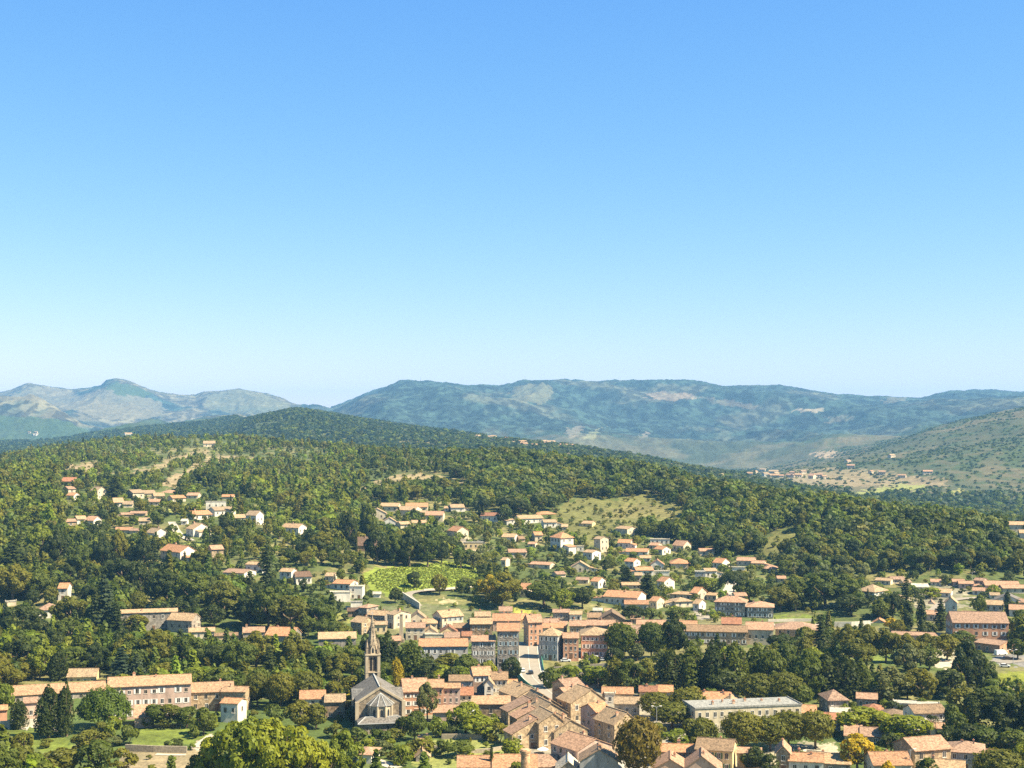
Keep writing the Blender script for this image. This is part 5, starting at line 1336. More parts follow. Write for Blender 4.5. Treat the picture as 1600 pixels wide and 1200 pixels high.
TREE_DATA = """
17 1052 1072 26 tree lm
8 1068 1112 34 tree br
28 1092 1138 35 poplar dk
76 1070 1152 46 poplar dk
104 1064 1150 35 poplar dk
163 1074 1140 82 umbrella pi
36 1144 1178 38 tree ol
72 1155 1168 26 shrub ol
200 1134 1163 38 shrub md
176 1120 1150 34 shrub lm
160 1126 1152 34 shrub ol
178 1150 1166 30 shrub sv
140 1140 1176 52 tree ol
95 1168 1212 66 tree ol
150 1158 1215 62 tree md
55 1182 1216 50 shrub ol
30 1176 1210 40 shrub md
190 1170 1205 44 shrub ol
14 1190 1220 50 shrub sv
240 1100 1136 44 tree md
262 1100 1136 50 tree ol
292 1104 1136 44 tree md
318 1105 1148 40 tree md
330 1118 1140 30 tree br
303 1134 1152 26 shrub md
272 1154 1170 32 shrub dk
344 1150 1250 86 tree lm
384 1118 1262 104 tree lm
430 1120 1262 96 tree lm
470 1142 1260 84 tree lm
540 1146 1240 62 tree br
505 1160 1250 60 tree lm
320 1172 1250 60 tree ol
402 1052 1104 36 plane ol
438 1051 1108 44 plane ol
476 1051 1104 54 plane ol
378 1060 1100 34 plane md
470 1094 1140 48 tree ol
494 1100 1138 44 tree ol
430 1100 1128 40 shrub md
545 1086 1112 34 tree yl
552 1104 1134 28 tree dk
528 1130 1152 40 shrub ol
556 1136 1162 44 shrub md
590 1140 1166 40 shrub md
616 1138 1160 40 shrub ol
648 1112 1156 36 tree md
668 1068 1126 38 tree sv
628 1120 1150 24 tree dk
684 1120 1150 34 shrub br
702 1126 1148 40 shrub dk
728 1098 1146 52 tree br
752 1118 1152 58 tree lm
780 1130 1160 40 shrub ol
655 1154 1184 50 shrub ol
632 1164 1196 40 shrub br
690 1156 1182 40 shrub md
720 1158 1182 56 shrub md
598 1158 1180 40 shrub sv
575 1152 1172 36 shrub br
800 1152 1186 36 tree br
768 1164 1214 7 cypress dk
812 1190 1222 30 shrub br
585 985 1052 40 poplar dk
570 990 1050 32 poplar dk
606 986 1052 46 poplar dk
642 1000 1066 50 poplar md
622 1010 1052 28 poplar md
619 1026 1072 24 poplar yl
600 1036 1068 36 tree md
666 1032 1068 40 tree dk
700 1022 1052 50 tree ol
730 1024 1054 40 tree md
690 1040 1062 56 shrub lm
716 1040 1064 50 shrub br
764 1034 1052 34 shrub lm
800 1026 1066 30 tree dk
970 974 1030 48 plane md
1018 973 1030 42 plane md
1053 964 1030 40 tree dk
996 1004 1032 32 tree sv
890 1040 1064 60 shrub br
920 1040 1068 56 shrub br
862 1042 1076 40 shrub md
960 1024 1080 40 poplar ol
935 1042 1076 50 tree br
985 1030 1082 50 tree md
1010 1028 1076 46 tree ol
1050 1012 1084 54 poplar dk
1080 1004 1084 56 poplar md
1112 1000 1086 56 poplar dk
1146 1003 1086 54 poplar md
1180 1004 1080 52 poplar md
1208 1018 1086 50 tree md
1130 1046 1090 60 tree dk
1184 1054 1104 58 plane ol
1226 1052 1106 56 plane ol
1250 1070 1108 40 plane md
1262 1020 1094 56 tree md
1226 1006 1050 50 tree md
1210 1030 1062 40 tree sv
1292 1018 1090 60 poplar dk
1320 1024 1092 50 poplar dk
1270 1012 1050 60 tree br
1345 1030 1090 44 poplar md
1392 1044 1098 66 tree sv
1376 1070 1100 40 tree sv
1440 1044 1098 52 tree ol
1418 1050 1096 36 tree md
1482 1046 1092 56 tree dk
1514 1004 1068 58 tree dk
1540 1030 1060 40 tree md
1340 1000 1046 60 tree ol
1420 1008 1050 50 tree sv
1452 1010 1046 40 tree md
1324 978 1034 44 tree ol
1356 978 1036 44 tree ol
1384 980 1036 46 tree ol
1414 988 1036 44 tree ol
1450 988 1034 44 tree ol
1480 992 1032 40 tree ol
1504 986 1012 40 tree md
1282 962 1022 32 cedar dk
1258 980 1010 34 tree ol
1240 1000 1026 50 tree md
1222 992 1020 50 tree dk
1418 938 988 20 cypress dk
1440 936 988 16 cypress dk
1416 902 950 27 cedar dk
1395 926 966 34 tree dk
1376 938 968 30 tree md
1470 935 984 32 cedar dk
1530 930 962 24 tree md
1574 925 958 14 cypress dk
1596 952 982 30 tree md
1590 998 1030 34 tree md
1392 966 984 30 shrub yl
1455 918 934 44 shrub lm
1552 914 930 26 shrub lm
997 1122 1224 74 plane au
1024 1082 1124 50 plane ol
1074 1076 1124 52 plane ol
1050 1098 1138 60 plane ol
1030 1128 1150 40 shrub ol
1056 1140 1166 44 tree br
1094 1120 1160 54 willow ol
1160 1113 1174 62 plane ol
1204 1120 1172 56 plane ol
1232 1112 1168 58 plane ol
1274 1112 1170 56 plane ol
1180 1166 1204 46 tree dk
1202 1180 1214 40 tree dk
1342 1104 1146 72 tree lm
1370 1112 1150 60 tree lm
1418 1118 1164 76 tree lm
1392 1146 1176 40 tree dk
1340 1148 1206 58 tree yl
1372 1166 1186 24 shrub lm
1388 1188 1222 28 shrub yl
1462 1160 1200 46 tree au
1560 1172 1232 76 plane ol
1450 1186 1222 40 tree md
1488 1100 1160 44 tree md
1530 1080 1146 66 tree dk
1508 1074 1122 50 tree ol
1570 1084 1150 60 tree dk
1550 1074 1120 60 tree md
1600 1086 1150 50 tree dk
1510 1130 1176 46 tree dk
1540 1138 1180 56 tree md
1585 1140 1186 50 tree md
1600 1160 1200 40 tree br
1480 1136 1170 36 tree dk
1454 1112 1150 14 palm dk
1462 1114 1150 12 palm dk
1320 1100 1120 20 shrub br
1395 1096 1116 36 shrub dk
1440 1092 1106 26 shrub md
165 905 990 55 cedar cd
150 920 992 37 cedar dk
180 940 995 45 cedar dk
215 925 960 30 plane ol
250 934 958 24 tree ol
212 960 990 40 tree ol
190 1012 1066 50 cedar cd
214 1022 1066 42 cedar cd
246 984 1050 66 tree ol
290 992 1050 54 tree md
62 1010 1062 40 tree br
92 1014 1062 36 poplar dk
40 1028 1062 50 tree ol
30 1000 1050 60 tree dk
120 1010 1052 60 tree md
150 1006 1050 50 tree dk
340 1005 1052 60 tree dk
372 1000 1056 60 tree md
420 1010 1058 37 cedar dk
400 988 1046 66 tree ol
460 992 1052 64 tree ol
500 1010 1060 60 tree md
530 1020 1064 60 tree ol
550 1010 1060 50 tree md
20 880 940 60 tree ol
60 890 935 50 tree md
30 945 1000 80 tree dk
110 930 985 56 tree ol
110 965 1005 50 tree md
220 880 935 44 tree dk
260 890 950 60 tree dk
300 895 955 60 tree md
190 870 920 60 tree dk
350 910 965 60 tree ol
420 920 985 60 tree md
455 930 990 70 tree ol
390 930 980 50 tree dk
500 940 985 50 tree md
240 836 885 25 cedar dk
225 840 890 30 tree dk
185 830 885 30 tree ol
160 840 890 40 tree dk
125 850 905 40 tree md
60 820 880 44 tree br
20 840 900 50 cedar dk
90 830 890 40 tree dk
417 850 925 37 cedar dk
180 742 778 45 cedar dk
557 838 872 5 cypress dk
749 788 812 5 cypress dk
755 790 813 5 cypress dk
758 818 838 5 cypress dk
590 830 882 44 tree dk
615 832 884 40 tree md
640 828 886 46 tree dk
668 838 886 40 tree md
690 846 880 26 tree dk
545 800 856 30 tree dk
575 790 850 30 tree md
648 893 918 26 tree dk
720 860 888 24 tree md
740 862 890 26 tree sv
785 896 950 60 tree ol
765 900 940 40 tree yl
850 905 948 66 tree md
880 920 956 40 tree br
910 916 950 40 tree dk
1012 894 932 45 cedar dk
980 886 914 37 cedar dk
1146 892 934 46 umbrella dk
1170 905 940 50 tree md
1105 902 932 44 tree br
1060 948 972 40 tree md
990 946 972 34 tree dk
1015 950 972 24 tree md
1290 895 950 70 tree md
1250 905 950 60 tree md
1220 915 955 50 tree ol
1320 900 950 60 tree md
1330 930 962 50 tree dk
"""
# ================================================================== trees
rg = np.random.default_rng(11)
def unit(v): return v / np.maximum(np.linalg.norm(v, axis=-1, keepdims=True), 1e-9)
def quads(Pn, Nn, s, rng, asp=.75, droop=0.0):
    """leaf clumps: one bent quad each"""
    n = len(Pn)
    r = unit(rng.normal(size=(n, 3)))
    if droop: r = unit(r * (1 - droop) + np.array([0, 0, -1.0]) * droop * 2)
    a = unit(r - Nn * np.sum(r * Nn, 1, keepdims=True)); b = np.cross(Nn, a)
    s = (s * rng.uniform(.65, 1.35, n))[:, None] * .5
    V = np.stack([Pn - a * s - b * s * asp, Pn + a * s - b * s * asp * .6, Pn + a * s * 1.1 + b * s * asp, Pn - a * s * .7 + b * s * asp], 1)
    return V.reshape(-1, 3), np.arange(n * 4).reshape(n, 4)
def crown(kind, w, h, z0, n, leaf, rng, nj=.38):
    """leaf positions and normals of one crown, w wide, from z0 up to h"""
    ch_ = h - z0; hw = w / 2
    if kind in ('tree', 'shrub', 'willow'):
        K = 38 if n > 3000 else {'tree': 20, 'shrub': 9, 'willow': 14}[kind]
        ld = unit(rng.normal(size=(K, 3)) + np.array([0, 0, .25])); ld[0] = (0, 0, 1)
        rad = rng.uniform(.30, .52, K) * (.62 if n > 3000 else 1); off = rng.uniform(.42, .68, K) * (1.2 if n > 3000 else 1)
        k = rng.choice(K, n, p=rad**2 / (rad**2).sum())
        d = unit(ld[k] * .75 + rng.normal(size=(n, 3)) * .62)
        p = ld[k] * off[k][:, None] + d * (rad[k] * rng.uniform(.8, 1.08, n))[:, None]
        p[:, :2] *= hw; p[:, 2] = z0 + ch_ * .5 + p[:, 2] * ch_ * .5
        N = unit(d + rng.normal(size=(n, 3)) * nj)
        if kind == 'willow': p[:, 2] -= rng.random(n) ** 2 * ch_ * .35 * (np.hypot(p[:, 0], p[:, 1]) / hw)
    elif kind == 'plane':
        d = unit(rng.normal(size=(n, 3)) + np.array([0, 0, .15]))
        az = np.arctan2(d[:, 1], d[:, 0]); el = np.arcsin(d[:, 2])
        lump = 1 + .10 * np.sin(az * 9 + 3 * np.sin(el * 5)) * np.cos(el) + .07 * np.sin(az * 5 + el * 11 + 1)
        p = d * (lump * rng.uniform(.8, 1.04, n))[:, None]
        p[:, :2] *= hw; p[:, 2] = z0 + ch_ * .5 + p[:, 2] * ch_ * .5
        N = unit(d + rng.normal(size=(n, 3)) * .4)
    elif kind == 'poplar':
        K = 9
        a = rng.uniform(0, 6.28, K); rr = rng.uniform(.15, .5, K); a[0] = 0; rr[0] = 0
        hh = 1 - rr * rng.uniform(.3, .9, K)
        k = rng.integers(0, K, n); t = rng.random(n) ** .85
        d = unit(np.stack([rng.normal(size=n), rng.normal(size=n), .35 * rng.normal(size=n) + .25], 1))
        prof = (.30 + .2 * rng.random(K))[k] * np.sin(np.clip(.18 + t * .82, 0, 1) * math.pi) ** .6
        p = np.stack([rr[k] * np.cos(a[k]) + d[:, 0] * prof, rr[k] * np.sin(a[k]) + d[:, 1] * prof, t * hh[k]], 1)
        p[:, :2] *= hw * 1.2; p[:, 2] = z0 + p[:, 2] * ch_
        N = unit(d + rng.normal(size=(n, 3)) * .4)
    elif kind == 'cypress':
        t = rng.random(n); a = rng.uniform(0, 6.28, n)
        r = np.sin(np.clip(t * .93 + .07, 0, 1) * math.pi) ** .55 * (.8 + .25 * np.sin(a * 3 + t * 14)) * rng.uniform(.75, 1.05, n)
        p = np.stack([np.cos(a) * r * hw, np.sin(a) * r * hw, z0 + t * ch_], 1)
        N = unit(np.stack([np.cos(a), np.sin(a), .5 + 0 * a], 1) + rng.normal(size=(n, 3)) * .35)
    elif kind == 'cedar':
        L = 13; lv = rng.integers(0, L, n); t = (lv + rng.random(n) * .45) / L
        nb_ = 7; bi = rng.integers(0, nb_, n); a = bi * 6.283 / nb_ + lv * 1.9 + rng.normal(size=n) * .22
        q = np.sqrt(rng.random(n)) * rng.uniform(.85, 1.1, n)
        R_ = (1 - t) ** .8 * (.85 + .3 * np.sin(lv * 2.3 + bi * 1.7)) + .05
        p = np.stack([np.cos(a) * R_ * q * hw, np.sin(a) * R_ * q * hw, z0 + t * ch_ - q * q * R_ * hw * .22 + .3], 1)
        N = unit(np.stack([np.cos(a) * .6, np.sin(a) * .6, .9 + 0 * a], 1) + rng.normal(size=(n, 3)) * .4)
    elif kind == 'umbrella':
        d = unit(rng.normal(size=(n, 3))); d[:, 2] = np.where(d[:, 2] < -.15, -d[:, 2] * .5, d[:, 2]); d = unit(d)
        az = np.arctan2(d[:, 1], d[:, 0])
        lump = 1 + .07 * np.sin(az * 6 + d[:, 2] * 7) + .05 * np.sin(az * 11 - d[:, 2] * 9)
        p = d * (lump * rng.uniform(.78, 1.02, n))[:, None]
        p[:, :2] *= hw; p[:, 2] = z0 + ch_ * .2 + p[:, 2] * ch_ * .8
        N = unit(d + np.array([0, 0, .3]) + rng.normal(size=(n, 3)) * .4)
    elif kind == 'palm':
        f = rng.integers(0, 22, n); t = rng.random(n)
        a = f * 2.4; el = .9 - (f % 5) * .35
        r = t * hw
        p = np.stack([np.cos(a) * r, np.sin(a) * r, h - 1.2 + r * np.sin(el) * .6 - t * t * 1.6], 1)
        N = unit(np.stack([np.cos(a) * .3, np.sin(a) * .3, 1 + 0 * a], 1) + rng.normal(size=(n, 3)) * .3)
    return p, N
TONE = {'dk': (.048, .068, .011), 'md': (.088, .118, .014), 'ol': (.132, .140, .016), 'br': (.155, .195, .016), 'lm': (.20, .235, .016), 'yl': (.38, .30, .014), 'sv': (.13, .15, .052), 'au': (.15, .122, .018), 'cd': (.060, .09, .045), 'pi': (.09, .135, .012), 'fw': (.034, .058, .024)}
TONEW = {'dk': 'dark green', 'md': 'mid green', 'ol': 'olive green', 'br': 'fresh green', 'lm': 'yellowish green', 'yl': 'golden yellow', 'sv': 'silvery green', 'au': 'rusty brown', 'cd': 'blue green', 'pi': 'bright green', 'fw': 'deep green'}
def leaf_mat(name, c, attr=False):
    m_, t, n, b = mat(name, .6); b.inputs['Specular IOR Level'].default_value = .25
    po = node(t, 'ShaderNodeNewGeometry').outputs['Position']
    v = noise(t, po, .45, 3, .65)
    if attr:
        base = node(t, 'ShaderNodeAttribute', attribute_name='tint').outputs['Color']
        col = mixc(t, 1, base, ramp(t, v, [(.3, (.72, .72, .78)), (.7, (1.3, 1.25, 1.05))]), 'MULTIPLY')
    else:
        col = mixc(t, 1, tuple(c), ramp(t, v, [(.3, (.72, .74, .8)), (.7, (1.32, 1.22, 1.0))]), 'MULTIPLY')
        col = mixc(t, 1, col, ramp(t, rnd(t), [(0, (.82, .86, .9)), (1, (1.18, 1.1, 1.0))]), 'MULTIPLY')
    t.links.new(col, b.inputs['Base Color'])
    tr = node(t, 'ShaderNodeBsdfTranslucent'); mx = node(t, 'ShaderNodeMixShader'); mx.inputs[0].default_value = .42
    tcol = mixc(t, 1, col, (1.5, 1.4, .7), 'MULTIPLY'); t.links.new(tcol, tr.inputs['Color'])
    t.links.new(b.outputs[0], mx.inputs[1]); t.links.new(tr.outputs[0], mx.inputs[2])
    t.links.new(mx.outputs[0], n['Material Output'].inputs['Surface'])
    return m_
LEAF = {k: leaf_mat('foliage_' + TONEW[k].replace(' ', '_'), c) for k, c in TONE.items()}
LEAF_AT = leaf_mat('foliage_mixed', None, True)
M_BARK = solid('bark', (.14, .10, .065), .95, .3, 2.0)
PROTO = {}
def proto(kind, w, h, z0, n, leaf, seed):
    rng = np.random.default_rng(seed)
    p, N = crown(kind, w, h, z0, n, leaf, rng)
    V, Fq = quads(p, N, np.full(len(p), leaf), rng, droop=.5 if kind == 'willow' else 0)
    cm = mesh_np('crown', V, Fq, [LEAF['md']])
    m = MB(); tr = .035 * h if kind not in ('cypress', 'palm') else .02 * h
    if kind == 'shrub':
        for k in range(4): a = k * 1.57 + rng.random(); m.tube((0, 0, -.3), (math.cos(a) * w * .2, math.sin(a) * w * .2, h * .55), .06, .03, 5)
    elif kind in ('cedar', 'cypress', 'palm'):
        m.tube((0, 0, -.5), (0, 0, h * (.93 if kind != 'palm' else .88)), tr * .9, tr * (.15 if kind != 'palm' else .7), 7)
    else:
        zf = z0 + (h - z0) * (.25 if kind != 'umbrella' else .05)
        m.tube((0, 0, -.5), (.02 * h, 0, zf), tr, tr * .75, 7)
        for k in range(6):
            a = k * 1.05 + rng.random() * .6; l = rng.uniform(.3, .62)
            mid_ = (math.cos(a) * w * .17, math.sin(a) * w * .17, zf + (h - zf) * .22)
            m.tube((.02 * h, 0, zf - .2), mid_, tr * .55, tr * .4, 5); m.tube(mid_, (math.cos(a) * w * l * .62, math.sin(a) * w * l * .62, zf + (h - zf) * rng.uniform(.45, .75)), tr * .38, tr * .12, 5)
    return cm, m.mesh('trunk', [M_BARK]), w, h
SPEC = [('tree', 5, 6, .8, 620, .55, 3), ('tree', 8.5, 9.5, 1.4, 1500, .62, 6), ('tree', 14, 15, 2.0, 3600, .72, 5), ('plane', 9, 9.5, 2.2, 2200, .55, 3), ('plane', 13, 13, 2.8, 4200, .62, 3),
        ('poplar', 9, 17, 1.0, 2800, .65, 4), ('cypress', 2.2, 11, .3, 900, .42, 2), ('cedar', 8, 16, 1.0, 2600, .6, 4), ('umbrella', 17, 13, 3.2, 7500, .55, 1), ('umbrella', 17, 13, 6.5, 3600, .6, 1),
        ('willow', 11, 9, .6, 2400, .75, 2), ('shrub', 4.5, 3.2, .1, 620, .42, 4), ('palm', 4.5, 7, 0, 500, .5, 1)]
sd = 100
for kind, w_, h_, z0, n_, lf, cnt in SPEC:
    for k in range(cnt):
        sd += 1; PROTO.setdefault(kind, []).append(proto(kind, w_, h_, z0, n_, lf, sd))
KNAME = {'tree': 'broadleaf_tree', 'plane': 'plane_tree', 'poplar': 'poplar_tree', 'cypress': 'cypress_tree', 'cedar': 'conifer_tree', 'umbrella': 'umbrella_pine', 'willow': 'willow_tree', 'shrub': 'shrub', 'palm': 'palm_tree'}
KWORD = {'tree': 'broadleaf tree', 'plane': 'clipped plane tree', 'poplar': 'upright tree', 'cypress': 'cypress', 'cedar': 'conifer', 'umbrella': 'umbrella pine', 'willow': 'weeping tree', 'shrub': 'shrub', 'palm': 'palm'}

# ---- gather every tree: hand-placed ones, then the woods
T_ = []          # px, top, base, wpx, kind, tone, Y, x, z, h, w
for l in TREE_DATA.strip().split('\n'):
    q = l.split(); px, tp, bs, wp = map(float, q[:4])
    Y = ray_y(px, bs) if bs < 1004 else 220000 / (bs - 660)
    s = Y / F; z = float(ground_z((px - 800) * s, Y)[0])
    if bs > 1004: z = min(z, FLOOR)
    h = (bs - tp) * s + max(0, -(bs - HY) * s - z)
    T_.append([px, tp, bs, wp, q[4], q[5], Y, (px - 800) * s, z, h, wp * s, True])
ZONES = [  # polygon of ground pixels, chance, height range, tones, shrub share
 ('565,900 590,888 660,880 720,876 765,905 750,916 690,920 620,932 585,925 570,912', 0, 1, 2, 'br', 1),
 ('205,1140 330,1140 330,1164 205,1168', 0, 1, 2, 'br', 1),
 ('190,1170 335,1166 330,1230 190,1230', .10, 1, 2, 'br ol', 1),
 ('0,1136 118,1140 115,1176 0,1180', .05, 1, 2.5, 'br ol', 1),
 ('855,830 870,795 905,778 960,782 1010,772 1060,790 1080,812 1062,835 1010,830 960,845 900,850 870,845', .55, 1.8, 4.5, 'ol ol md sv', 1),
 ('620,742 660,738 720,752 760,768 760,776 700,770 650,765 600,772 560,785 540,778 580,755', .30, 2, 5, 'ol md dk', .8),
 ('1180,845 1250,820 1260,842 1220,872 1190,870', .3, 2, 4, 'ol md', 1),
 ('105,728 150,722 165,732 130,742 105,742', .2, 2, 4, 'ol', 1),
 ('250,752 300,730 330,712 400,716 400,722 330,726 300,745 270,767', .12, 2, 4, 'ol', 1),
 ('200,740 260,720 300,704 330,700 330,710 280,724 230,744', .2, 2, 4, 'ol', 1),
 ('1500,1046 1660,1046 1660,1092 1500,1094', .04, 1, 2, 'br', 1),
 ('1448,1012 1506,1012 1506,1046 1448,1046', 0, 1, 2, 'br', 1), ('1326,1018 1400,1018 1400,1040 1326,1040', 0, 1, 2, 'br', 1),
 ('1548,1020 1660,1020 1660,1046 1560,1046', 0, 1, 2, 'br', 1),
 ('1195,958 1366,958 1366,984 1195,984', .10, 1, 3, 'br md', 1),
 ('545,943 1212,943 1212,1012 545,1012', .32, 2, 5.5, 'md ol br', .6),
 ('780,1066 880,1066 1000,1070 1160,1140 1330,1160 1330,1230 790,1230', .08, 1.5, 4, 'md ol dk', .7),
 ('630,1070 800,1070 800,1122 630,1122', .03, 1.5, 3, 'md', 1),
 ('640,1118 810,1118 810,1190 560,1225 560,1140', .45, 1.2, 3.2, 'ol br md lm sv', 1),
 ('0,1100 640,1100 640,1230 0,1230', .22, 1.2, 3.2, 'ol br md ol', 1),
 ('1280,1090 1500,1090 1480,1230 1320,1230', .22, 2, 5, 'md br ol', .7),
 ('1480,1085 1700,1085 1700,1230 1500,1230', .75, 5, 11, 'dk md ol', .2),
 ('0,1004 560,1004 560,1068 0,1068', .95, 8, 14, 'md ol md br dk', .1),
 ('560,1012 800,1012 800,1070 560,1070', .6, 4, 9, 'md ol dk', .4),
 ('850,1010 1210,1010 1260,1120 1000,1090 880,1070', .45, 5, 10, 'md dk ol br', .3),
 ('1200,985 1560,985 1560,1100 1200,1100', .55, 5, 10, 'md dk ol', .3),
 ('690,800 870,835 1000,838 1130,868 1220,872 1210,946 800,948 770,905 730,872 690,850', .92, 3, 7.5, 'md ol br dk sv', .45),
 ('800,850 1000,850 1000,946 800,946', .92, 4, 9, 'md ol br dk', .35),
 ('570,786 720,780 740,845 690,850 560,835', .78, 3.5, 8, 'md ol br dk', .3),
 ('90,745 300,752 430,790 500,835 470,880 320,900 230,850 100,835', .78, 4, 9, 'md ol br dk', .3),
 ('330,872 590,868 640,935 600,962 480,960 340,915', .8, 4, 9, 'md ol dk', .35),
 ('1200,885 1370,885 1400,985 1200,970', .85, 6, 11, 'md ol dk sv', .2),
 ('1370,895 1700,895 1700,985 1370,985', .6, 3.5, 8, 'md ol br dk', .4),
 ('0,840 560,840 560,1004 0,1004', .97, 8, 14, 'dk md ol dk md', .05),
]
ZP = [(P(z[0]),) + z[1:] for z in ZONES]
PROTECT += [(575, 690, 884, 924, 760), (690, 758, 878, 915, 790), (650, 750, 914, 928, 735), (690, 730, 926, 945, 720), (207, 300, 1140, 1164, 444), (60, 112, 1152, 1172, 440), (1210, 1275, 955, 970, 715), (1456, 1498, 1028, 1042, 590), (1520, 1600, 1052, 1072, 540), (1560, 1600, 1024, 1042, 585), (200, 310, 1172, 1198, 425)]
vis_min = np.minimum.accumulate(SPY, axis=0)
def cand(Y0, Y1, sp, seed):
    rng = np.random.default_rng(seed)
    ys = np.arange(Y0, Y1, sp); X = []; Yy = []
    for k, y in enumerate(ys):
        xs = np.arange(-.45 * y, .45 * y, sp) + (k % 2) * sp / 2
        X.append(xs); Yy.append(np.full(len(xs), y))
    X = np.concatenate(X); Yy = np.concatenate(Yy)
    X = X + rng.uniform(-.42, .42, len(X)) * sp; Yy = Yy + rng.uniform(-.42, .42, len(Yy)) * sp
    return X, Yy
def hidden(x, y, z, h):
    """True where the crown top is below the line of sight over nearer terrain"""
    top = HY - (z + h) / y * F
    c = np.clip(((x / y) - U[0]) / (U[1] - U[0]), 0, len(U) - 1).astype(int)
    out = np.zeros(len(x), bool)
    for k in np.unique(c):
        ii = np.nonzero(c == k)[0]
        r = np.searchsorted(YG[:, k], y[ii]) - 2
        out[ii] = vis_min[np.clip(r, 0, YG.shape[0] - 1), k] < top[ii] - 1
    return out
NX = []
for (Y0, Y1, sp, sd_) in ((372, 640, 5.2, 1), (640, 1000, 6.6, 2), (1000, 1400, 7.8, 3), (1400, 2080, 8.6, 4)):
    X, Yy = cand(Y0, Y1, sp, sd_)
    z = ground_z(X, Yy); rng = np.random.default_rng(sd_ + 50)
    yr = np.interp(X / Yy, U, YR)
    k = Yy < yr * 1.06; X, Yy, z, yr = X[k], Yy[k], z[k], yr[k]
    px = 800 + X / Yy * F; py = HY - z / Yy * F
    pr = np.full(len(X), .97); h0 = np.full(len(X), 8.0); h1 = np.full(len(X), 13.0); shs = np.full(len(X), .03)
    tone = np.array(['dk', 'md', 'ol', 'md', 'md'])[rng.integers(0, 5, len(X))]
    lh = (px < 700) & (Yy > 1200)
    nz = fbm(X / 110, Yy / 110, 88, 3)
    pr[lh] = np.clip(.10 + 3.2 * (nz[lh] - .38), .12, .95); h0[lh] = 5; h1[lh] = 9.5
    pn = px < 560
    tone[pn] = np.array(['md', 'ol', 'md', 'ol', 'br', 'br'])[rng.integers(0, 6, pn.sum())]
    done = np.zeros(len(X), bool)
    for poly, p_, a, b, tn, sh_ in ZP:
        k = inpoly(px, py, poly) & ~done; done |= k
        tl = np.array(tn.split()); nk = int(k.sum())
        pr[k] = p_; h0[k] = a; h1[k] = b; shs[k] = sh_; tone[k] = tl[rng.integers(0, len(tl), nk)]
    h = h0 + (h1 - h0) * rng.random(len(X)) ** 1.3
    isS = rng.random(len(X)) < shs
    h = np.where(isS, np.minimum(h, rng.uniform(1.6, 3.6, len(X))), h)
    wd = h * rng.uniform(.80, 1.12, len(X)); wd = np.where(isS, h * rng.uniform(1.1, 1.6, len(X)), wd)
    keep = rng.random(len(X)) < pr
    # footprints, roads
    for (fx, fy, a, b, rz) in FOOT:
        dx, dy = X - fx, Yy - fy; c_, s_ = math.cos(-rz), math.sin(-rz)
        lx, ly = dx * c_ - dy * s_, dx * s_ + dy * c_
        m_ = .28 * wd
        keep &= ~((np.abs(lx) < a + m_) & (np.abs(ly) < b + m_))
    for c, wdt in ROADS:
        for q in c[::2]: keep &= (X - q[0]) ** 2 + (Yy - q[1]) ** 2 > (wdt / 2 + 1 + .3 * wd) ** 2
    keep &= ~hidden(X, Yy, z, h)
    # sight lines to the houses
    top = HY - (z + h) / Yy * F; hwp = wd / Yy * F / 2
    for (a, b, t0, b0, Yh) in PROTECT:
        ox = np.minimum(px + hwp, b) - np.maximum(px - hwp, a); oy = np.minimum(py, b0) - np.maximum(top, t0)
        keep &= ~((Yy < Yh - 1) & (ox > 0) & (oy > 0) & (ox * oy > (.05 if Yh < 735 else .15) * (b - a) * (b0 - t0)))
    # do not crowd the hand-placed trees
    for t in T_:
        keep &= (X - t[7]) ** 2 + (Yy - t[6]) ** 2 > (.32 * t[10] + .25 * wd) ** 2
        if t[2] - t[1] > 34: # nor hide them
            ox = np.minimum(px + hwp, t[0] + t[3] / 2) - np.maximum(px - hwp, t[0] - t[3] / 2); oy = np.minimum(py, t[2]) - np.maximum(top, t[1])
            keep &= ~((Yy < t[6]) & (ox > 0) & (oy > 0) & (ox * oy > .22 * t[3] * (t[2] - t[1])))
    for i in np.nonzero(keep)[0]:
        kd = 'shrub' if isS[i] else 'tree'
        if kd == 'tree' and tone[i] == 'dk' and rng.random() < .10 and Yy[i] < 1000: kd = 'cedar'
        hh, ww = h[i], wd[i]
        if kd == 'cedar': hh *= 1.25; ww *= .62
        T_.append([px[i], HY - (z[i] + hh) / Yy[i] * F, py[i], ww / Yy[i] * F, kd, tone[i], Yy[i], X[i], z[i], hh, ww, False])
print('trees', len(T_))
# ---- what shows: a coarse painter's buffer, nearest wins
BW, BH = 800, 600
buf = np.full((BH, BW), -1, np.int32); dpt = np.full((BH, BW), 1e9, np.float32)
for (a, b, t0, b0, Yh) in PROTECT:
    sl_ = (slice(int(max(t0 / 2, 0)), int(max(b0 / 2 + 3, 0))), slice(int(max(a / 2, 0)), int(max(b / 2, 0))))
    d_ = dpt[sl_]; d_[d_ > Yh] = Yh
for i, t in enumerate(T_):
    x0_, x1_ = (t[0] - t[3] / 2) / 2, (t[0] + t[3] / 2) / 2; y0_, y1_ = t[1] / 2, t[2] / 2
    ix0, ix1, iy0, iy1 = int(max(x0_, 0)), int(min(x1_ + 1, BW)), int(max(y0_, 0)), int(min(y1_ + 1, BH))
    if ix1 <= ix0 or iy1 <= iy0: continue
    gy_, gx_ = np.mgrid[iy0:iy1, ix0:ix1]
    e = (((gx_ + .5) - (x0_ + x1_) / 2) / max((x1_ - x0_) / 2, .6)) ** 2 + (((gy_ + .5) - (y0_ + y1_) / 2) / max((y1_ - y0_) / 2, .6)) ** 2 < 1
    d_ = dpt[iy0:iy1, ix0:ix1]; k = e & (d_ > t[6]); d_[k] = t[6]; buf[iy0:iy1, ix0:ix1][k] = i
seen = np.bincount(buf[buf >= 0], minlength=len(T_))
order = np.argsort(-seen)
IND = []; cnt = {}
LIM = {'tree': 290, 'shrub': 110}
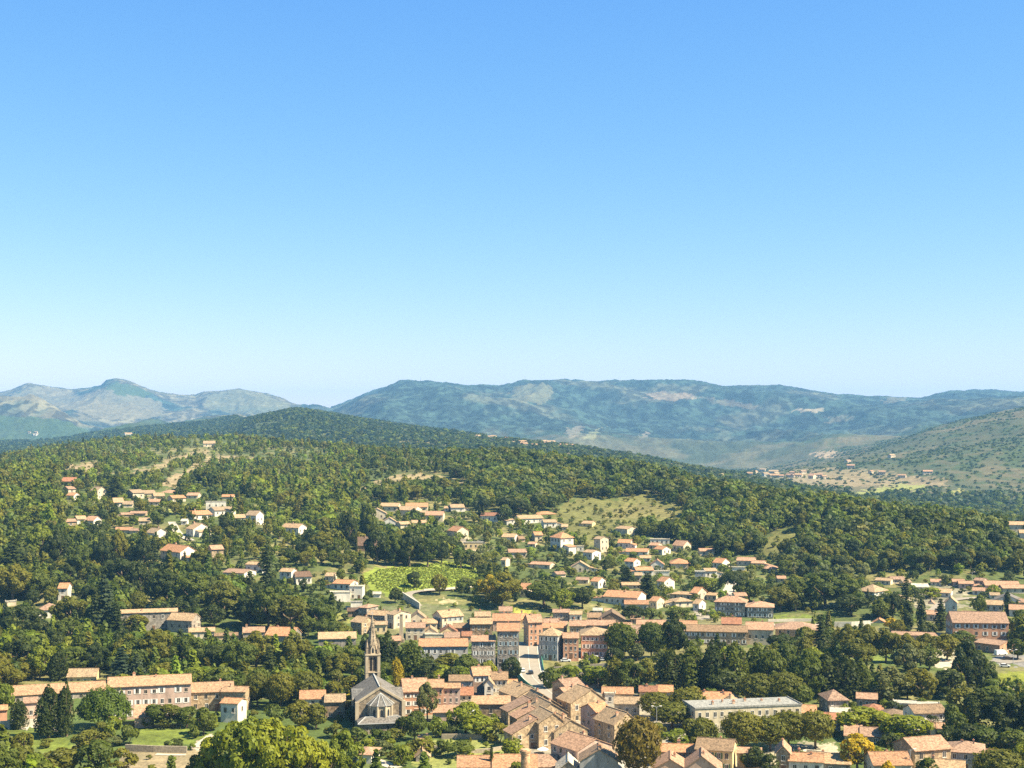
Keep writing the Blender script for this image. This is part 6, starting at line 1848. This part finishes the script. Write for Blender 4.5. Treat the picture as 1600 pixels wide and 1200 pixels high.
for i in order:
    kd = T_[i][4]
    if not T_[i][11] and (seen[i] < 4 or cnt.get(kd, 0) >= LIM.get(kd, 90)): continue
    if T_[i][11] and seen[i] == 0 and not (0 < T_[i][0] < 1600): continue
    cnt[kd] = cnt.get(kd, 0) + 1; IND.append(int(i))
print('individual', cnt)
# ---- labels
label_auto()
def relation(t): return rel_text(t[0], t[2])
LAB = {}
for i in IND:
    t = T_[i]
    asp = (t[2] - t[1]) / max(t[3], 1); hm_ = t[9]
    size = 'big' if hm_ > 13 else 'small' if hm_ < (5.5 if t[4] != 'shrub' else 2.2) else ''
    form = 'slender' if asp > 1.5 and t[4] in ('tree', 'poplar') else 'broad' if asp < .95 and t[4] == 'tree' else ''
    LAB.setdefault(' '.join(q for q in (size, form, TONEW[t[5]], KWORD[t[4]], relation(t)) if q), []).append(i)
FIN = ordinals(LAB, {i: T_[i][0] for i in IND})
# ---- individual trees: an Empty with trunk and crown, meshes shared
GRP = {'tree': 'broadleaf trees of the town and slopes', 'plane': 'clipped plane trees', 'poplar': 'upright riverside trees', 'cypress': 'cypresses', 'cedar': 'conifers', 'shrub': 'garden shrubs', 'umbrella': 'umbrella pines', 'willow': 'weeping trees', 'palm': 'palms'}
rt = random.Random(3)
for i in IND:
    t = T_[i]; kd = t[4]
    ps = PROTO[kd]
    if kd == 'umbrella': c_ = ps[0] if t[10] > 17 else ps[1]
    else:
        dif = [abs(math.log(q[3] / t[9])) + .3 * abs(math.log(q[2] / t[10])) for q in ps]; mn = min(dif)
        c_ = rt.choice([q for q, d_ in zip(ps, dif) if d_ < mn + .06])
    r = empty(KNAME[kd], (t[7], t[6], t[8]), rt.uniform(0, 6.28))
    sx = t[10] / c_[2] / (1.0 if kd != 'tree' else .98); sz = t[9] / c_[3]
    r.scale = (sx * rt.uniform(.94, 1.06), sx * rt.uniform(.94, 1.06), sz)
    if len(FIN[i].split()) > 16: FIN[i] = FIN[i].replace(' from left', '').replace('broadleaf ', '')
    if len(FIN[i].split()) > 16: FIN[i] = FIN[i].replace('small ', '').replace('big ', '').replace('slender ', '').replace('well ', '')
    tag(r, FIN[i], 'shrub' if kd == 'shrub' else 'tree', GRP[kd])
    obj('trunk', c_[1], r)
    o = obj('crown', c_[0], r)
    o.material_slots[0].link = 'OBJECT'; o.material_slots[0].material = LEAF[t[5]]
# ---- the rest of the woods
def template(n, leaf, seed, kd='tree'):
    rng = np.random.default_rng(seed)
    p, N = crown(kd, 1, 1, .06, n, leaf, rng, .24)
    if kd == 'cedar': p[:, 2] *= 1.1; p[:, :2] *= .75
    if kd == 'poplar': p[:, 2] *= 1.25; p[:, :2] *= .8
    return quads(p, N, np.full(n, leaf), rng)[0]
TPL = {n: [template(n, lf, 900 + n + k, 'tree' if k < 5 or n < 50 else ('cedar', 'poplar')[k - 5]) for k in range(7)] for n, lf in ((260, .13), (150, .17), (80, .22), (16, .46))}
ind = set(IND)
def woods(name, items, label, cat='woodland', K=7):
    rng = np.random.default_rng(77); Vs = []; Ts = []
    for n, tp in TPL.items():
        sel = [t for t in items if t[12] == n]
        for k in range(K):
            s_ = sel[k::K]
            if not s_: continue
            A = np.array([[t[7], t[6], t[8], t[10], t[9]] for t in s_]); a = rng.uniform(0, 6.28, len(s_))
            c_, sn = np.cos(a)[:, None], np.sin(a)[:, None]; tv = tp[k]
            X = (tv[None, :, 0] * c_ - tv[None, :, 1] * sn) * A[:, 3:4] + A[:, 0:1]
            Yv = (tv[None, :, 0] * sn + tv[None, :, 1] * c_) * A[:, 3:4] + A[:, 1:2]
            Zv = tv[None, :, 2] * A[:, 4:5] + A[:, 2:3]
            Vs.append(np.stack([X, Yv, Zv], -1).reshape(-1, 3))
            col = np.array([TONE[t[5]] for t in s_]) * rng.uniform(.75, 1.3, (len(s_), 1)) * rng.uniform(.92, 1.08, (len(s_), 3))
            Ts.append(np.repeat(col, len(tv), 0))
    if not Vs: return
    V = np.concatenate(Vs); Tn = np.concatenate(Ts)
    o = obj(name, mesh_np(name, V, np.arange(len(V)).reshape(-1, 4), [LEAF_AT], {'tint': Tn}))
    tag(o, label, cat, kind='stuff')
rest = []
for i, t in enumerate(T_):
    if i in ind: continue
    rest.append(t + [260 if t[6] < 900 else 150 if t[6] < 1400 else 80])
woods('valley_woods', [t for t in rest if t[6] < 760], 'dense green woods and bushes along the valley floor and river')
woods('hillside_woods', [t for t in rest if t[6] >= 760 and t[0] < 690], 'continuous woods covering the hill on the left')
woods('ridge_woods', [t for t in rest if t[6] >= 760 and t[0] >= 690], 'dense dark woods covering the long ridge on the right', K=5)
# far woods beyond the ridge
X, Yy = cand(1150, 4700, 11.5, 9)
px = 800 + X / Yy * F; yr = np.interp(X / Yy, U, YR)
k = (Yy > yr * 1.08) & (px > -60) & (px < 1660); X, Yy, px = X[k], Yy[k], px[k]
z = ground_z(X, Yy); rng = np.random.default_rng(8)
py = HY - z / Yy * F
h = rng.uniform(5.5, 9.5, len(X)); wd = rng.uniform(8, 13, len(X)); rs = (px > 1180) & (Yy > 2300); h[rs] *= .48; wd[rs] *= .62
fz = fbm(X / 28, Yy / 40, 62, 4) * .65 + fbm(X / 400, Yy / 500, 53, 4) * .35
pr = np.where((px < 1150) | (Yy < 1900), .9 * sstep(.36, .48, .55 * fbm(X / 400, Yy / 500, 53, 4) + .45 * fbm(X / 120, Yy / 160, 57, 4)) + .06, .08 + .55 * sstep(.49, .58, fz - .03))
pr = np.where(inpoly(px, py, P('1380,772 1440,760 1500,772 1600,775 1660,800 1560,810 1420,800')) & (Yy > 1200), np.maximum(pr, .55), pr)
pr = np.where(inpoly(px, py, P('440,648 470,640 520,648 640,668 760,690 760,700 640,690 480,672')), .97, pr)
pr = np.where(inpoly(px, py, P('1330,772 1400,758 1440,757 1445,764 1390,770 1340,780')), .02, pr)
keep = (rng.random(len(X)) < pr) & ~hidden(X, Yy, z, h)
X, Yy, z, h, wd, px = X[keep], Yy[keep], z[keep], h[keep], wd[keep], px[keep]
tn = np.array(['fw', 'md', 'fw', 'dk'])[rng.integers(0, 4, len(X))]  # fw is a bluer green, air haze painted into the far foliage
it = [[0, 0, 0, 0, 'tree', tn[i], Yy[i], X[i], z[i] - .8, h[i], wd[i], False, 16] for i in range(len(X))]
print('far', len(it))
woods('far_woods', it, 'bluish woods on the hills beyond the wooded ridge')
# ================================================================== vines, far villages
# rows of vines on the bright field
rng = np.random.default_rng(4)
Vv = []
vp = P('572,904 592,890 660,882 718,878 760,904 748,913 690,917 622,928 590,922')
for r_ in range(80):
    Yv = 735 + r_ * 2.7
    xs = np.arange(-120, 10, 1.1) + rng.uniform(-.3, .3, len(np.arange(-120, 10, 1.1))); ys = Yv + .12 * xs + rng.uniform(-.3, .3, len(xs))
    zz = ground_z(xs, ys); px = 800 + xs / ys * F; py = HY - zz / ys * F
    k = inpoly(px, py, vp) & (rng.random(len(xs)) < .85)
    for x, y, z in zip(xs[k], ys[k], zz[k]): Vv.append([0, 0, 0, 0, 'tree', rng.choice(['br', 'br', 'br', 'md']), y, x, z - .1, rng.uniform(.5, .9), rng.uniform(1.0, 1.4), False, 16])
woods('vineyard', Vv, 'bright green rows of vines on the terraced field above the town', 'vineyard')
# small far houses: one gabled mesh each
def tiny_mesh(name, wall, roof):
    m = MB()
    m.prism([(-5.5, -4, -4), (-5.5, 4, -4), (-5.5, 4, 5), (-5.5, 0, 7), (-5.5, -4, 5)], (11, 0, 0), 0)
    slab(m, [(-6, -4.6, 4.8), (6, -4.6, 4.8), (6, 0, 7.1), (-6, 0, 7.1)], .3, 1); slab(m, [(-6, 0, 7.1), (6, 0, 7.1), (6, 4.6, 4.8), (-6, 4.6, 4.8)], .3, 1)
    for q in (-3.4, 0, 3.4): m.box(q - .6, q + .6, -4.05, -3.9, 1.6, 3.4, 2)
    return m.mesh(name, [wall, roof, M_GLASS])
TINY = [tiny_mesh('far_house', WALL[a], ROOF[b]) for a, b in (('w', 'c'), ('c', 'c'), ('c', 'k'), ('c', 't'))]
def far_village(seed, n, poly, ymin, label, group, rows=None):
    rr = random.Random(seed); poly = P(poly); xs = [p[0] for p in poly]; ys = [p[1] for p in poly]; k = 0; tries = 0; got = []
    while k < n and tries < 4000:
        tries += 1
        px, py = rr.uniform(min(xs), max(xs)), rr.uniform(min(ys), max(ys))
        if not inpoly(np.array([px]), np.array([py]), poly)[0]: continue
        if any(abs(px - a) < 4 and abs(py - b) < 2 for a, b in got): continue
        Y = ray_y(px, py, ymin)
        if Y > 6500: continue
        x = (px - 800) / F * Y; got.append((px, py)); k += 1
        o = obj('house', rr.choice(TINY)); o.location = (x, Y, float(ground_z(x, Y)[0])); o.rotation_euler.z = rr.uniform(-.9, .9)
        s = rr.uniform(.8, 1.25); o.scale = (s * rr.uniform(.8, 1.5), s, s)
        tag(o, label, 'house', group)
far_village(1, 20, '1140,738 1200,735 1290,742 1290,756 1230,755 1170,748', 2600, 'tiny pale house of the distant village on the hazy plain', 'houses of the distant plain village')
far_village(2, 16, '800,690 834,690 900,697 900,702 850,700 806,698', 2000, 'tiny house of the hilltop hamlet behind the long ridge', 'houses of the hilltop hamlet')
far_village(3, 7, '1270,700 1420,690 1500,740 1330,752', 2600, 'tiny farmhouse scattered on the far right slope', 'farms on the far right slope')
far_village(4, 5, '735,683 780,684 800,690 740,692', 2000, 'tiny house on the dark hill left of the hilltop hamlet', 'houses on the dark hill')
far_village(5, 4, '45,676 65,676 65,681 45,681', 2400, 'tiny pale house in the blue valley at far left', 'houses of the blue valley')
# ================================================================== air
mh = bpy.data.materials.new('haze_air'); mh.use_nodes = True
th = mh.node_tree
th.nodes.remove(th.nodes['Principled BSDF'])
pv = th.nodes.new('ShaderNodeVolumePrincipled')
pv.inputs['Color'].default_value = (.24, .56, 1.0, 1)
pv.inputs['Density'].default_value = HAZE_D
pv.inputs['Anisotropy'].default_value = 0.0
th.links.new(pv.outputs[0], th.nodes['Material Output'].inputs['Volume'])
hz = MB().box(-8200, 8200, -60, 14700, float(ZG.min()) - 1.0, float(ZG.max()) + 12)
tag(hz.build('haze', mh), kind='stuff')
mh.volume_intersection_method if hasattr(mh, 'volume_intersection_method') else None
